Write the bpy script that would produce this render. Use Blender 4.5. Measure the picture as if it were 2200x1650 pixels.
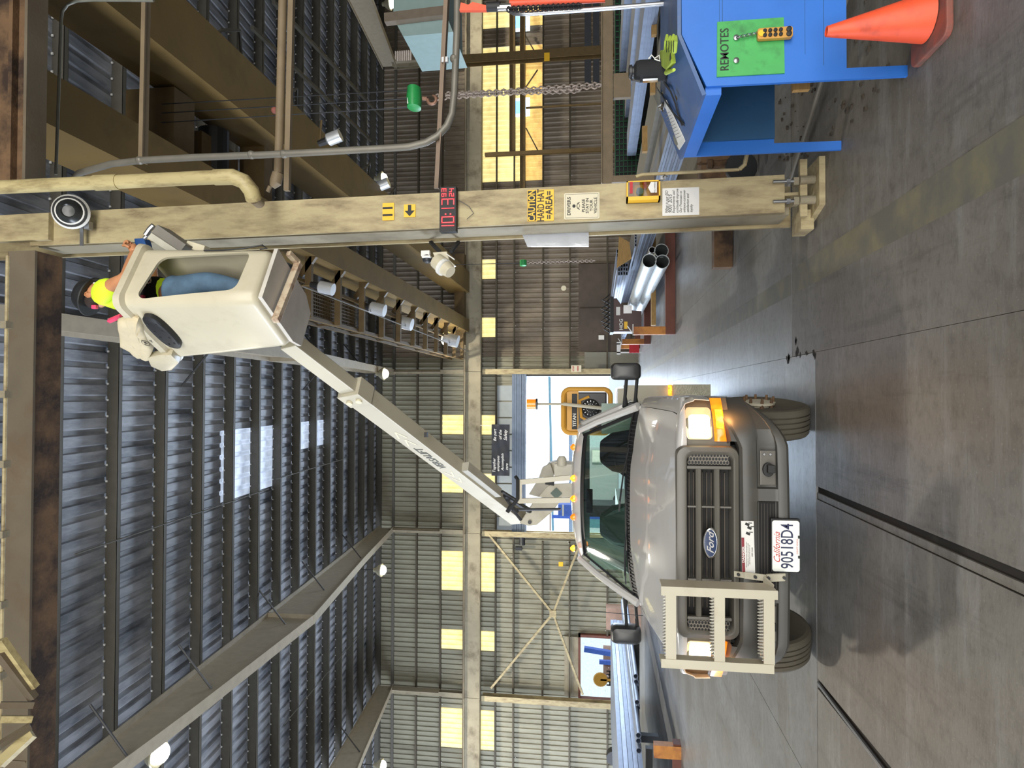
import bpy, bmesh, math, random
from mathutils import Vector as V, Matrix, Euler
random.seed(7)
PI = math.pi
SC = bpy.context.scene
COL = SC.collection
for o in list(bpy.data.objects):
    bpy.data.objects.remove(o)

# ------------------------------------------------------------------ camera
F, CX, CY, CAMH = 1400.0, 825.0, 1100.0, 1.76
PITCH = math.atan(185 / 1400.0)
YAW = -math.atan(25 / 1400.0)
FW = V((-math.sin(YAW) * math.cos(PITCH), math.cos(YAW) * math.cos(PITCH), math.sin(PITCH)))
RT = V((math.cos(YAW), math.sin(YAW), 0))
UP = RT.cross(FW)
CAM = V((0, 0, CAMH))
cd = bpy.data.cameras.new('camera')
co = bpy.data.objects.new('camera', cd)
COL.objects.link(co)
# the phone was held turned a quarter: picture "up" is the hall's right hand side
mr = Matrix((-UP, RT, -FW)).transposed().to_4x4()
mr.translation = CAM
co.matrix_world = mr
cd.sensor_fit = 'HORIZONTAL'
cd.sensor_width = 36
cd.lens = 36 * F / 2200
cd.clip_start = 0.05
cd.clip_end = 400
SC.camera = co


def ray(px, py):
    return FW * F + RT * (CX - py) + UP * (CY - px)


def P(px, py, **k):
    """a spot of the photograph laid out at a known X, Y or Z plane of the hall"""
    d = ray(px, py)
    a, v = list(k.items())[0]
    i = 'XYZ'.index(a)
    return CAM + d * ((v - CAM[i]) / d[i])


# ------------------------------------------------------------------ light
SC.view_settings.view_transform = 'Standard'
SC.view_settings.look = 'None'
SC.view_settings.gamma = 1
SC.view_settings.use_curve_mapping = False
SC.view_settings.exposure = 0.45
w = bpy.data.worlds.new('World')
SC.world = w
w.use_nodes = True
bg = w.node_tree.nodes['Background']
bg.inputs[0].default_value = (0.80, 0.90, 1.0, 1)
bg.inputs[1].default_value = 1.3


def area(name, loc, target, sx, sy, power, col):
    l = bpy.data.lights.new(name, 'AREA')
    l.shape = 'RECTANGLE'
    l.size, l.size_y = sx, sy
    l.energy = power
    l.color = col
    o = bpy.data.objects.new(name, l)
    COL.objects.link(o)
    o.location = loc
    o.rotation_euler = (V(target) - V(loc)).to_track_quat('-Z', 'Y').to_euler()
    return o


# daylight through the open bay behind the photographer and through the far gate
area('daylight_bay', (1, -10.5, 4.2), (0, 8, 4.2), 22, 6, 2600, (1.0, 0.95, 0.86))
area('daylight_gate', (-2.5, 31.2, 3.0), (-2.5, 10, 2.0), 6, 4.6, 1500, (0.66, 0.8, 1.0))
area('side_fill_light', (-30.2, 12, 4.5), (0, 12, 7.5), 30, 7, 8200, (0.78, 0.86, 1.0))  # added side light, brightens the roof deck between the purlins


def lamp_light(loc, power, col, size=0.3, spot=2.6):
    l = bpy.data.lights.new('lamp_light', 'SPOT')
    l.energy = power
    l.color = col
    l.spot_size = spot
    l.spot_blend = 0.8
    l.shadow_soft_size = size
    o = bpy.data.objects.new('lamp_light', l)
    COL.objects.link(o)
    o.location = loc
    return o


# ------------------------------------------------------------------ materials
def lin(c):
    c = c.lstrip('#')
    r = []
    for i in (0, 2, 4):
        v = int(c[i:i + 2], 16) / 255
        r.append(v / 12.92 if v <= 0.04045 else ((v + 0.055) / 1.055) ** 2.4)
    return (*r, 1)


MATS = {}


def mat(name, col, rough=0.6, metal=0.0, var=0.12, scale=6.0, col2=None, s2=2.0, t2=0.55, soft=0.12, stretch=(1, 1, 1),
        bump=0.0, bscale=40.0, emit=0.0, rvar=0.0, coat=0.0, spec=0.5):
    if name in MATS:
        return MATS[name]
    m = bpy.data.materials.new(name)
    m.use_nodes = True
    nt = m.node_tree
    n = nt.nodes
    L = nt.links.new
    b = n['Principled BSDF']
    b.inputs['Roughness'].default_value = rough
    b.inputs['Metallic'].default_value = metal
    b.inputs['Coat Weight'].default_value = coat
    b.inputs['Specular IOR Level'].default_value = spec
    c = lin(col)
    tc = n.new('ShaderNodeTexCoord')
    mp = n.new('ShaderNodeMapping')
    mp.inputs['Scale'].default_value = stretch
    L(tc.outputs['Object'], mp.inputs[0])
    no = n.new('ShaderNodeTexNoise')
    no.inputs['Scale'].default_value = scale
    no.inputs['Detail'].default_value = 6
    L(mp.outputs[0], no.inputs['Vector'])
    cr = n.new('ShaderNodeValToRGB')
    cr.color_ramp.elements[0].position = 0.3
    cr.color_ramp.elements[1].position = 0.7
    cr.color_ramp.elements[0].color = tuple(x * (1 - var) for x in c[:3]) + (1,)
    cr.color_ramp.elements[1].color = tuple(min(1, x * (1 + var)) for x in c[:3]) + (1,)
    L(no.outputs['Fac'], cr.inputs[0])
    out = cr.outputs[0]
    if col2:
        n2 = n.new('ShaderNodeTexNoise')
        n2.inputs['Scale'].default_value = s2
        n2.inputs['Detail'].default_value = 8
        n2.inputs['Roughness'].default_value = 0.65
        L(mp.outputs[0], n2.inputs['Vector'])
        r2 = n.new('ShaderNodeMapRange')
        r2.inputs[1].default_value = t2 - soft
        r2.inputs[2].default_value = t2 + soft
        L(n2.outputs['Fac'], r2.inputs[0])
        mx = n.new('ShaderNodeMix')
        mx.data_type = 'RGBA'
        L(r2.outputs[0], mx.inputs[0])
        L(out, mx.inputs[6])
        mx.inputs[7].default_value = lin(col2)
        out = mx.outputs[2]
    L(out, b.inputs['Base Color'])
    if rvar:
        mr_ = n.new('ShaderNodeMapRange')
        mr_.inputs[3].default_value = max(0.02, rough - rvar)
        mr_.inputs[4].default_value = rough + rvar
        L(no.outputs['Fac'], mr_.inputs[0])
        L(mr_.outputs[0], b.inputs['Roughness'])
    if bump:
        nb = n.new('ShaderNodeTexNoise')
        nb.inputs['Scale'].default_value = bscale
        nb.inputs['Detail'].default_value = 5
        L(mp.outputs[0], nb.inputs['Vector'])
        bp = n.new('ShaderNodeBump')
        bp.inputs['Strength'].default_value = bump
        bp.inputs['Distance'].default_value = 0.01
        L(nb.outputs['Fac'], bp.inputs['Height'])
        L(bp.outputs[0], b.inputs['Normal'])
    if emit:
        L(out, b.inputs['Emission Color'])
        b.inputs['Emission Strength'].default_value = emit
    MATS[name] = m
    return m


def glass(name, col, gl=0.12, rough=0.03):
    m = bpy.data.materials.new(name)
    m.use_nodes = True
    nt = m.node_tree
    n = nt.nodes
    n.clear()
    L = nt.links.new
    o = n.new('ShaderNodeOutputMaterial')
    t = n.new('ShaderNodeBsdfTransparent')
    t.inputs[0].default_value = lin(col)
    g = n.new('ShaderNodeBsdfGlossy')
    g.inputs['Roughness'].default_value = rough
    fr = n.new('ShaderNodeFresnel')
    fr.inputs[0].default_value = 1.5
    mx = n.new('ShaderNodeMixShader')
    ad = n.new('ShaderNodeMath')
    ad.operation = 'ADD'
    ad.inputs[1].default_value = gl * 0.3
    L(fr.outputs[0], ad.inputs[0])
    L(ad.outputs[0], mx.inputs[0])
    L(t.outputs[0], mx.inputs[1])
    L(g.outputs[0], mx.inputs[2])
    L(mx.outputs[0], o.inputs[0])
    MATS[name] = m
    return m


CREAM = mat('column_paint', '#b0a27c', 0.62, var=0.09, scale=3, col2='#75654a', s2=3.0, t2=0.56, soft=0.14, stretch=(3, 3, .8), bump=.15)
CREAM_D = mat('beam_paint', '#8d8570', 0.7, var=0.1, scale=2.5, col2='#5d523f', s2=1.5, t2=0.62, bump=.1)
RUST = mat('rusty_steel', '#6b5137', 0.8, var=0.2, scale=3, col2='#2e1f15', s2=2.5, t2=0.5, soft=0.1, bump=.3)
RUSTG = mat('grey_girder', '#625848', 0.75, var=0.14, scale=2, col2='#5b4a36', s2=1.4, t2=0.6, bump=.15)
YEL_G = mat('crane_paint', '#705a30', 0.5, var=0.1, scale=1.5, col2='#5b4a28', s2=1.2, t2=0.62)
BROWN_G = mat('crane_brown', '#5f4c2b', 0.6, var=0.15)
CONC = mat('slab_concrete', '#6b6d70', 0.42, var=0.16, scale=1.3, col2='#4c4a46', s2=0.55, t2=0.5, soft=0.16, bump=.1, bscale=14, rvar=0.12, spec=.6)
CONC_N = mat('slab_concrete_near', '#6e6b64', 0.62, var=0.18, scale=1.7, col2='#3f3c36', s2=0.7, t2=0.52, soft=0.16, bump=.12, bscale=16, rvar=.1)
def concrete(name, base, stain, dark, rough):
    m = mat(name, base, rough, var=0.14, scale=1.3, col2=stain, s2=0.55, t2=0.5, soft=0.16, spec=.55)
    nt = m.node_tree
    n = nt.nodes
    L = nt.links.new
    b = n['Principled BSDF']
    src = b.inputs['Base Color'].links[0].from_socket
    geo = n.new('ShaderNodeNewGeometry')

    def layer(src, scale, stretch, lo, hi, col, fac, rot=0.0, det=8):
        mp = n.new('ShaderNodeMapping')
        mp.inputs['Scale'].default_value = stretch
        mp.inputs['Rotation'].default_value = (0, 0, rot)
        L(geo.outputs['Position'], mp.inputs[0])
        no = n.new('ShaderNodeTexNoise')
        no.inputs['Scale'].default_value = scale
        no.inputs['Detail'].default_value = det
        no.inputs['Roughness'].default_value = .7
        L(mp.outputs[0], no.inputs['Vector'])
        mr_ = n.new('ShaderNodeMapRange')
        mr_.inputs[1].default_value = lo
        mr_.inputs[2].default_value = hi
        mr_.inputs[4].default_value = fac
        L(no.outputs['Fac'], mr_.inputs[0])
        mx = n.new('ShaderNodeMix')
        mx.data_type = 'RGBA'
        L(mr_.outputs[0], mx.inputs[0])
        L(src, mx.inputs[6])
        mx.inputs[7].default_value = lin(col)
        return mx.outputs[2], no
    src, _ = layer(src, 9.0, (1, 1, 1), .48, .70, dark, .55)                 # oil mottling
    src, _ = layer(src, 2.2, (.35, 2.6, 1), .52, .68, '#8b8c8c', .38, .15)     # scuffs across the aisle
    src, _ = layer(src, 1.4, (3.2, .25, 1), .54, .68, dark, .55, -.06)        # tyre tracks along the aisle
    src, _ = layer(src, 60.0, (1, 1, 1), .60, .72, '#a19c90', .35, 0, 3)      # grit
    src, fine = layer(src, 26.0, (.5, 2.2, 1), .56, .74, dark, .5, .5, 6)      # scratches
    L(src, b.inputs['Base Color'])
    bp = n.new('ShaderNodeBump')
    bp.inputs['Strength'].default_value = .22
    bp.inputs['Distance'].default_value = .01
    L(fine.outputs['Fac'], bp.inputs['Height'])
    L(bp.outputs[0], b.inputs['Normal'])
    mr2 = n.new('ShaderNodeMapRange')
    mr2.inputs[3].default_value = rough - .14
    mr2.inputs[4].default_value = rough + .18
    L(fine.outputs['Fac'], mr2.inputs[0])
    L(mr2.outputs[0], b.inputs['Roughness'])
    return m


for k_ in ('slab_concrete', 'slab_concrete_near'):
    MATS.pop(k_)
CONC = concrete('slab_concrete', '#74767a', '#5a5853', '#3d3b38', .40)
CONC_N = concrete('slab_concrete_near', '#716d66', '#57524a', '#38342e', .55)
JOINT = mat('joint_dirt', '#1e1b18', 0.9)
YPAINT = mat('worn_yellow_paint', '#716c55', 0.6, var=0.1, scale=4, col2='#5d5b53', s2=3, t2=0.48, soft=.1)
GALV = mat('galvanised_deck', '#aaadb4', 0.5, metal=.0, var=0.16, scale=4, col2='#5e646e', s2=1.2, t2=.55, stretch=(2, .4, 1))
PURL = mat('purlin_steel', '#56534b', 0.6, metal=.1, var=0.1)
WALLS = mat('wall_sheet_paint', '#8d8a78', 0.55, metal=.25, var=0.08, scale=2, col2='#6b6656', s2=.8, t2=.58, stretch=(1, 1, .3))
WALLR = mat('wall_sheet_weathered', '#84796a', 0.6, metal=.2, var=0.15, scale=2, col2='#564a3c', s2=1.0, t2=.55, stretch=(1, 1, .4))
GIRT = mat('girt_steel', '#4d4638', 0.6, metal=.3)
GLOWP = mat('fibreglass_daylight', '#ecdd98', 0.5, var=0.06, scale=5, col2='#cdb873', s2=1.6, t2=.6, emit=0.66)
GLOWW = mat('fibreglass_warm', '#e3bf72', 0.5, var=0.08, scale=4, col2='#b58a48', s2=1.4, t2=.6, emit=0.5)
SKYL = mat('skylight_fibreglass', '#b9c6da', 0.4, var=0.25, scale=3, emit=0.62)
WHT = mat('white_paint', '#c9c7bb', 0.35, var=0.03, scale=2)
BKT = mat('bucket_fibreglass', '#c0b8a0', 0.38, var=0.04, scale=2.5, col2='#a89f88', s2=2.0, t2=.66, soft=.14)
TRUCK = mat('truck_white_paint', '#b9b7b4', 0.28, var=0.02, scale=2, coat=.5)
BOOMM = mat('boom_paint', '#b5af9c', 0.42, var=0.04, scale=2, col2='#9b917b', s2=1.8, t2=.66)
CHAR = mat('charcoal_plastic', '#484744', 0.5, var=0.08, scale=5, col2='#46443f', s2=4, bump=.05, bscale=200)
CHARL = mat('grille_plastic', '#5d5a53', 0.42, var=0.06, scale=5)
BLACK = mat('black_rubber', '#17181a', 0.6, var=0.1)
DARK = mat('dark_plastic', '#26272a', 0.45, var=0.1)
CHROME = mat('chrome', '#d8d8d8', 0.12, metal=1, var=0.02)
STEEL = mat('bare_steel', '#9a9b9d', 0.35, metal=.9, var=0.08)
GALVT = mat('galvanised_tube', '#7a869c', 0.5, metal=.35, var=0.12, scale=6)
DTUBE = mat('mill_tube', '#6d7482', 0.4, metal=.6, var=0.2, scale=4)
FOIL = mat('foil_duct', '#a3a9aa', 0.42, metal=.45, var=0.2, scale=9, bump=.25, bscale=30)
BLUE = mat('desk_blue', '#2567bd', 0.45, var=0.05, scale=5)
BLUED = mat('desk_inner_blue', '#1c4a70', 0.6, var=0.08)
BLUET = mat('desk_top_blue', '#44608e', 0.5, var=0.1, scale=6, col2='#5b6a85', s2=4, t2=.6)
GREEN = mat('sign_green', '#3f9d51', 0.55, var=0.1, scale=8, col2='#2e6f3c', s2=6, t2=.63)
ORANGE = mat('cone_orange', '#e2532f', 0.5, var=0.06, scale=8, col2='#a33d28', s2=6, t2=.6)
ORANGED = mat('cone_base_dirty', '#8c4a3c', 0.7, var=0.15, scale=6, col2='#5c4640', s2=5, t2=.5)
RACKR = mat('rack_red', '#64392c', 0.7, var=0.15, scale=5)
RACKO = mat('rack_orange', '#b4762f', 0.6, var=0.15, scale=5, col2='#8a4e28', s2=4)
YELB = mat('sign_yellow', '#e8b425', 0.5, var=0.03)
PAPER = mat('paper_white', '#d7d6d2', 0.7, var=0.04, scale=10)
SIGNC = mat('sign_cream', '#cfc7ad', 0.6, var=0.04)
INK = mat('black_ink', '#1b1c1c', 0.6)
INKR = mat('red_ink', '#b3202a', 0.6)
INKB = mat('navy_ink', '#1c2448', 0.5)
LEDR = mat('red_led', '#f0303a', 0.4, emit=1.0)
GREENH = mat('hook_block_green', '#2c9a50', 0.45, var=0.1, scale=8, col2='#1e6b39', s2=8, t2=.6)
COPPER = mat('rusty_hook', '#8d6a57', 0.5, metal=.4)
PVC = mat('pvc_pipe_cream', '#b3a578', 0.5, var=0.08, scale=5, col2='#7b6b48', s2=6, t2=.6, stretch=(2, 2, .5))
PIPEG = mat('grey_conduit', '#7b776d', 0.5, metal=.3, var=0.1)
PIPEB = mat('brown_pipe', '#7a6a52', 0.65, var=0.12, scale=5)
TEAL = mat('teal_panel', '#93aaa8', 0.5, var=0.05)
SKIN = mat('skin', '#b97f58', 0.5, var=0.08, scale=18)
HIVIS = mat('hivis_yellow', '#c8e82a', 0.65, var=0.06, scale=10, emit=0.12)
JEANS = mat('denim', '#4a6379', 0.8, var=0.16, scale=14, bump=.3, bscale=60)
PINK = mat('pink_tape', '#d8466b', 0.5)
BLKC = mat('black_cloth', '#16171a', 0.85, var=0.2, scale=12)
AMBER = mat('amber_lens', '#e87818', 0.2, var=0.15, scale=30, emit=0.7)
AMBERL = mat('amber_lens_lit', '#ffb030', 0.2, var=0.3, scale=25, col2='#ff6a10', s2=20, t2=.5, emit=2.0)
HEADL = mat('headlight_lit', '#fff2cc', 0.2, var=0.1, scale=20, emit=3.0)
HEADR = mat('headlight_reflector', '#c9b48f', 0.2, metal=.4, var=0.15, emit=.35)
TIRE = mat('tyre_rubber', '#4d483d', 0.8, var=0.1, scale=8)
TIRED = mat('tyre_sidewall', '#232220', 0.7)
GEN = mat('generator_yellow', '#c99438', 0.5, var=0.06)
LAMPE = mat('lamp_lens', '#fffbe8', 0.3, emit=9.0)
GLASSW = glass('windshield_glass', '#c2dccb', .35)
CLEAR = glass('clear_cover', '#e8e4cc', .2)
CANVAS = mat('canvas', '#c4b798', 0.85, var=0.08, scale=9, bump=.5, bscale=12)
BLUEO = mat('outdoor_blue', '#4a70d0', 0.5)
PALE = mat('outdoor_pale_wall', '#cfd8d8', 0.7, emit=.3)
TANB = mat('outdoor_tan', '#a98c7c', 0.7)
YARD = mat('yard_concrete', '#c6cad0', 0.8, var=0.05)
BROWNP = mat('brown_panel', '#4a4038', 0.7, var=0.15, scale=3)
HOGM = mat('maroon_enamel', '#4a3330', 0.5, var=0.08)
WOOD = mat('timber', '#9a7a48', 0.75, var=0.2, scale=8, stretch=(1, 6, 6))
GREYP = mat('light_grey_door', '#7f7f75', 0.6, var=0.04)
BLUEP = mat('blue_pad', '#1d4a86', 0.8, var=0.2, scale=15, bump=.4)
GLOVE = mat('glove_green', '#9db440', 0.7, var=0.15, scale=10)
MESHG = mat('green_wire', '#1e5a35', 0.5)
SEAT = mat('seat_cloth', '#6f8279', 0.85)
TEALW = mat('grey_ply', '#7d7a70', 0.6)


# ------------------------------------------------------------------ mesh helpers
def frame(d, up=V((0, 0, 1))):
    d = d.normalized()
    s = d.cross(up)
    if s.length < 1e-4:
        s = d.cross(V((0, 1, 0)))
    s.normalize()
    u = s.cross(d).normalized()
    return d, s, u


class G:
    def __init__(self):
        self.v = []
        self.f = []

    def add(self, vs, fs):
        n = len(self.v)
        self.v += [V(a) for a in vs]
        self.f += [tuple(n + i for i in f) for f in fs]
        return self

    def box(self, x0, x1, y0, y1, z0, z1, M=None):
        vs = [V((x, y, z)) for x in (x0, x1) for y in (y0, y1) for z in (z0, z1)]
        if M:
            vs = [M @ a for a in vs]
        return self.add(vs, [(0, 1, 3, 2), (4, 6, 7, 5), (0, 4, 5, 1), (2, 3, 7, 6), (0, 2, 6, 4), (1, 5, 7, 3)])

    def cb(self, c, s, R=None):
        M = Matrix.Translation(V(c))
        if R:
            M = M @ R.to_4x4()
        a = [x / 2 for x in s]
        return self.box(-a[0], a[0], -a[1], a[1], -a[2], a[2], M)

    def beam(self, p, q, w, h, up=V((0, 0, 1)), ou=0, os=0):
        p, q = V(p), V(q)
        d, s, u = frame(q - p, up)
        vs = []
        for e in (p, q):
            for a, b in ((-1, -1), (1, -1), (1, 1), (-1, 1)):
                vs.append(e + s * (a * w / 2 + os) + u * (b * h / 2 + ou))
        return self.add(vs, [(0, 1, 2, 3), (7, 6, 5, 4), (0, 4, 5, 1), (1, 5, 6, 2), (2, 6, 7, 3), (3, 7, 4, 0)])

    def ib(self, p, q, w, h, tf=.02, tw=.015, up=V((0, 0, 1))):
        self.beam(p, q, w, tf, up, ou=h / 2 - tf / 2)
        self.beam(p, q, w, tf, up, ou=-h / 2 + tf / 2)
        return self.beam(p, q, tw, h - 2 * tf, up)

    def tube(self, pts, r, n=10, cap=True, closed=False):
        pts = [V(p) for p in pts]
        rr = r if isinstance(r, (list, tuple)) else [r] * len(pts)
        m = len(pts)
        base = len(self.v)
        prev = None
        for i, p in enumerate(pts):
            a = pts[(i - 1) % m] if (closed or i > 0) else p
            b = pts[(i + 1) % m] if (closed or i < m - 1) else p
            d = (b - a).normalized()
            if prev is None:
                _, s, u = frame(d)
            else:
                s = (prev - d * prev.dot(d))
                if s.length < 1e-5:
                    _, s, u = frame(d)
                s.normalize()
                u = s.cross(d)
            prev = s
            for k in range(n):
                t = 2 * PI * k / n
                self.v.append(p + (s * math.cos(t) + u * math.sin(t)) * rr[i])
        for i in range(m if closed else m - 1):
            j = (i + 1) % m
            for k in range(n):
                k2 = (k + 1) % n
                self.f.append((base + i * n + k, base + i * n + k2, base + j * n + k2, base + j * n + k))
        if cap and not closed:
            self.f.append(tuple(base + k for k in range(n))[::-1])
            self.f.append(tuple(base + (m - 1) * n + k for k in range(n)))
        return self

    def pipe(self, p, q, r, ri, n=16):
        """open hollow pipe"""
        p, q = V(p), V(q)
        d, s, u = frame(q - p)
        base = len(self.v)
        for e, R in ((p, r), (q, r), (q, ri), (p, ri)):
            for k in range(n):
                t = 2 * PI * k / n
                self.v.append(e + (s * math.cos(t) + u * math.sin(t)) * R)
        for i in range(4):
            j = (i + 1) % 4
            for k in range(n):
                k2 = (k + 1) % n
                self.f.append((base + i * n + k, base + i * n + k2, base + j * n + k2, base + j * n + k))
        return self

    def cyl(self, p, q, r, r2=None, n=16):
        return self.tube([p, q], [r, r if r2 is None else r2], n)

    def lathe(self, prof, M=None, n=24, sx=1.0, sy=1.0):
        base = len(self.v)
        M = M or Matrix.Identity(4)
        for r, z in prof:
            for k in range(n):
                t = 2 * PI * k / n
                self.v.append(M @ V((r * math.cos(t) * sx, r * math.sin(t) * sy, z)))
        for i in range(len(prof) - 1):
            for k in range(n):
                k2 = (k + 1) % n
                self.f.append((base + i * n + k, base + i * n + k2, base + (i + 1) * n + k2, base + (i + 1) * n + k))
        self.f.append(tuple(base + k for k in range(n))[::-1])
        self.f.append(tuple(base + (len(prof) - 1) * n + k for k in range(n)))
        return self

    def ball(self, c, r, s=(1, 1, 1), n=14, R=None):
        M = Matrix.Translation(V(c))
        if R:
            M = M @ R.to_4x4()
        M = M @ Matrix.Diagonal((*s, 1))
        pr = [(max(1e-4, r * math.sin(PI * i / (n // 2 + 2))), -r * math.cos(PI * i / (n // 2 + 2))) for i in range(n // 2 + 3)]
        return self.lathe(pr, M, n)

    def prism(self, pts, ext):
        pts = [V(p) for p in pts]
        ext = V(ext)
        n = len(pts)
        return self.add(pts + [p + ext for p in pts], [tuple(range(n))[::-1], tuple(range(n, 2 * n))] +
                        [(i, (i + 1) % n, n + (i + 1) % n, n + i) for i in range(n)])

    def loft(self, loops, closed=True, cap0=True, cap1=True):
        base = len(self.v)
        n = len(loops[0])
        for l in loops:
            self.v += [V(a) for a in l]
        for i in range(len(loops) - 1):
            for k in range(n if closed else n - 1):
                k2 = (k + 1) % n
                self.f.append((base + i * n + k, base + i * n + k2, base + (i + 1) * n + k2, base + (i + 1) * n + k))
        if closed and cap0:
            self.f.append(tuple(base + k for k in range(n))[::-1])
        if closed and cap1:
            self.f.append(tuple(base + (len(loops) - 1) * n + k for k in range(n)))
        return self

    def mesh(self, name, off=None, smooth=False, bevel=0, solid=0, sharp=40):
        bm = bmesh.new()
        off = off or V((0, 0, 0))
        vv = [bm.verts.new(a - off) for a in self.v]
        for f in self.f:
            try:
                bm.faces.new([vv[i] for i in f])
            except ValueError:
                pass
        if smooth or solid:
            bmesh.ops.remove_doubles(bm, verts=bm.verts, dist=1e-5)
        if solid:
            bmesh.ops.recalc_face_normals(bm, faces=bm.faces)
            bmesh.ops.solidify(bm, geom=bm.faces[:], thickness=solid)
        bmesh.ops.recalc_face_normals(bm, faces=bm.faces)
        if bevel:
            es = [e for e in bm.edges if len(e.link_faces) == 2 and e.calc_face_angle(0) > 0.6]
            bmesh.ops.bevel(bm, geom=es, offset=bevel, segments=2, affect='EDGES', profile=.6, clamp_overlap=True)
        me = bpy.data.meshes.new(name)
        bm.to_mesh(me)
        bm.free()
        if smooth:
            me.shade_smooth()
            me.set_sharp_from_angle(angle=math.radians(sharp))
        return me


ORG = {}


def org(o):
    p = V((0, 0, 0))
    while o is not None:
        p = p + o.location if not ORG.get(o) else p + o.location
        o = o.parent
    return p


def put(name, g, m, parent=None, local=False, **k):
    """one mesh object.  Top level: origin at the middle of its foot.  Child: origin at its thing's origin."""
    if parent is None:
        xs = [a.x for a in g.v]; ys = [a.y for a in g.v]; zs = [a.z for a in g.v]
        off = V(((min(xs) + max(xs)) / 2, (min(ys) + max(ys)) / 2, min(zs)))
        me = g.mesh(name, off, **k)
        o = bpy.data.objects.new(name, me)
        o.location = off
    else:
        off = V((0, 0, 0)) if local else org(parent)
        me = g.mesh(name, off, **k)
        o = bpy.data.objects.new(name, me)
        o.parent = parent
    me.materials.append(m)
    COL.objects.link(o)
    return o


def thing(name, label, cat, loc=(0, 0, 0), group=None, rz=0):
    o = bpy.data.objects.new(name, None)
    COL.objects.link(o)
    o.location = loc
    o.rotation_euler = (0, 0, rz)
    o.empty_display_size = .1
    return tag(o, label, cat, group)


def tag(o, label, cat, group=None):
    o['label'] = label
    o['category'] = cat
    if group:
        o['group'] = group
    return o


def struct(name, g, m, **k):
    o = put(name, g, m, **k)
    o['kind'] = 'structure'
    return o


def sempty(name, loc=(0, 0, 0)):
    o = bpy.data.objects.new(name, None)
    COL.objects.link(o)
    o.location = loc
    o['kind'] = 'structure'
    return o


def share(name, me, parent, loc=(0, 0, 0), rz=0):
    o = bpy.data.objects.new(name, me)
    o.parent = parent
    o.location = loc
    o.rotation_euler = (0, 0, rz)
    COL.objects.link(o)
    return o


def copy_tree(o, loc=None, parent=None):
    c = o.copy()
    COL.objects.link(c)
    c.parent = parent
    if loc is not None:
        c.location = loc
    for ch in list(o.children):
        copy_tree(ch, None, c)
    return c


def text(s, size, m, parent, loc, rot=(PI / 2, 0, 0), name='lettering', sx=1.0, shear=0, bold=0.0, align='CENTER', local=False, ext=.0006, R=None):
    c = bpy.data.curves.new('t', 'FONT')
    c.body = s
    c.size = size
    c.align_x = align
    c.align_y = 'CENTER'
    c.shear = shear
    c.offset = bold * size
    c.extrude = ext
    c.resolution_u = 3
    t = bpy.data.objects.new('t', c)
    COL.objects.link(t)
    bpy.context.view_layer.update()
    me = bpy.data.meshes.new_from_object(t.evaluated_get(bpy.context.evaluated_depsgraph_get()))
    bpy.data.objects.remove(t)
    bpy.data.curves.remove(c)
    M = (R if R is not None else Euler(rot).to_matrix()).to_4x4() @ Matrix.Diagonal((sx, 1, 1, 1))
    me.transform(M)
    off = V(loc) - (V((0, 0, 0)) if (local or parent is None) else org(parent))
    me.materials.clear()
    me.materials.append(m)
    if parent is not None:
        me.transform(Matrix.Translation(off))
    o = bpy.data.objects.new(name, me)
    if parent is None:
        o.location = loc
    o.parent = parent
    COL.objects.link(o)
    return o


def rrect(x0, x1, z0, z1, r, n=5):
    pts = []
    for cx, cz, a0 in ((x1 - r, z1 - r, 0), (x0 + r, z1 - r, 90), (x0 + r, z0 + r, 180), (x1 - r, z0 + r, 270)):
        for i in range(n + 1):
            a = math.radians(a0 + 90 * i / n)
            pts.append((cx + r * math.cos(a), cz + r * math.sin(a)))
    return pts


# ================================================================== THE HALL
WY = 30.0          # far wall


def roofz(y):
    return 11.96 + (y - 30) * 0.077


# ---- floor : slabs with recessed joints
floor = sempty('floor')
g = G(); g.box(-32, 28, -12, 31, -0.30, -0.022)
put('joint_filler', g, JOINT, floor)


def slab(pts, m=CONC, name='slab'):
    c = sum((V((a, b, 0)) for a, b in pts), V()) / len(pts)
    pp = []
    for a, b in pts:
        d = V((a, b, 0)) - c
        pp.append(V((a, b, 0)) - d.normalized() * 0.008)
    g = G(); g.prism([(p.x, p.y, -0.02) for p in pp], (0, 0, .02))
    return put(name, g, m, floor)


J1, J2, XT, XD, XL = 5.60, 6.24, -0.76, 1.69, -3.24
slab([(-32, -12), (-14, -12), (-14, J1), (-32, J1)], CONC_N)
slab([(-14, -12), (-7.2, -12), (-7.2, J1), (-14, J1)], CONC_N)
slab([(-7.2, -12), (-2.3, -12), (-2.3, 3.0), (-2.36, J1), (-7.2, J1)], CONC_N)
slab([(-2.24, -12), (XT - .075, -12), (XT - .075, J1), (-2.28, J1), (-2.22, 3.0)], CONC_N)
slab([(XT + .03, -12), (0.36, -12), (0.36, J1), (XT + .03, J1)], CONC_N)
slab([(0.36, -12), (6, -12), (6, J2), (0.36, J2)], CONC_N)
slab([(6, -12), (28, -12), (28, J2), (6, J2)], CONC_N)
slab([(-32, J1), (-10.6, J1), (-10.6, 30.6), (-32, 30.6)])
slab([(-10.6, J1), (XL, J1), (XL, 17), (-10.6, 17)])
slab([(-10.6, 17), (XL, 17), (XL, 30.6), (-10.6, 30.6)])
slab([(XL, J1), (0.36, J1), (0.36, 17), (XL, 17)])
slab([(XL, 17), (XD, 17), (XD, 30.6), (XL, 30.6)])
slab([(0.36, J2), (XD, J2), (XD, 17), (0.36, 17)])
slab([(XD, J2), (8.5, J2), (8.5, 30.6), (XD, 30.6)])
slab([(8.5, J2), (28, J2), (28, 30.6), (8.5, 30.6)])
g = G(); g.box(XT - .068, XT + .026, -12, J1 - .01, -.022, -.018)
put('trench_bottom', g, JOINT, floor)
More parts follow.
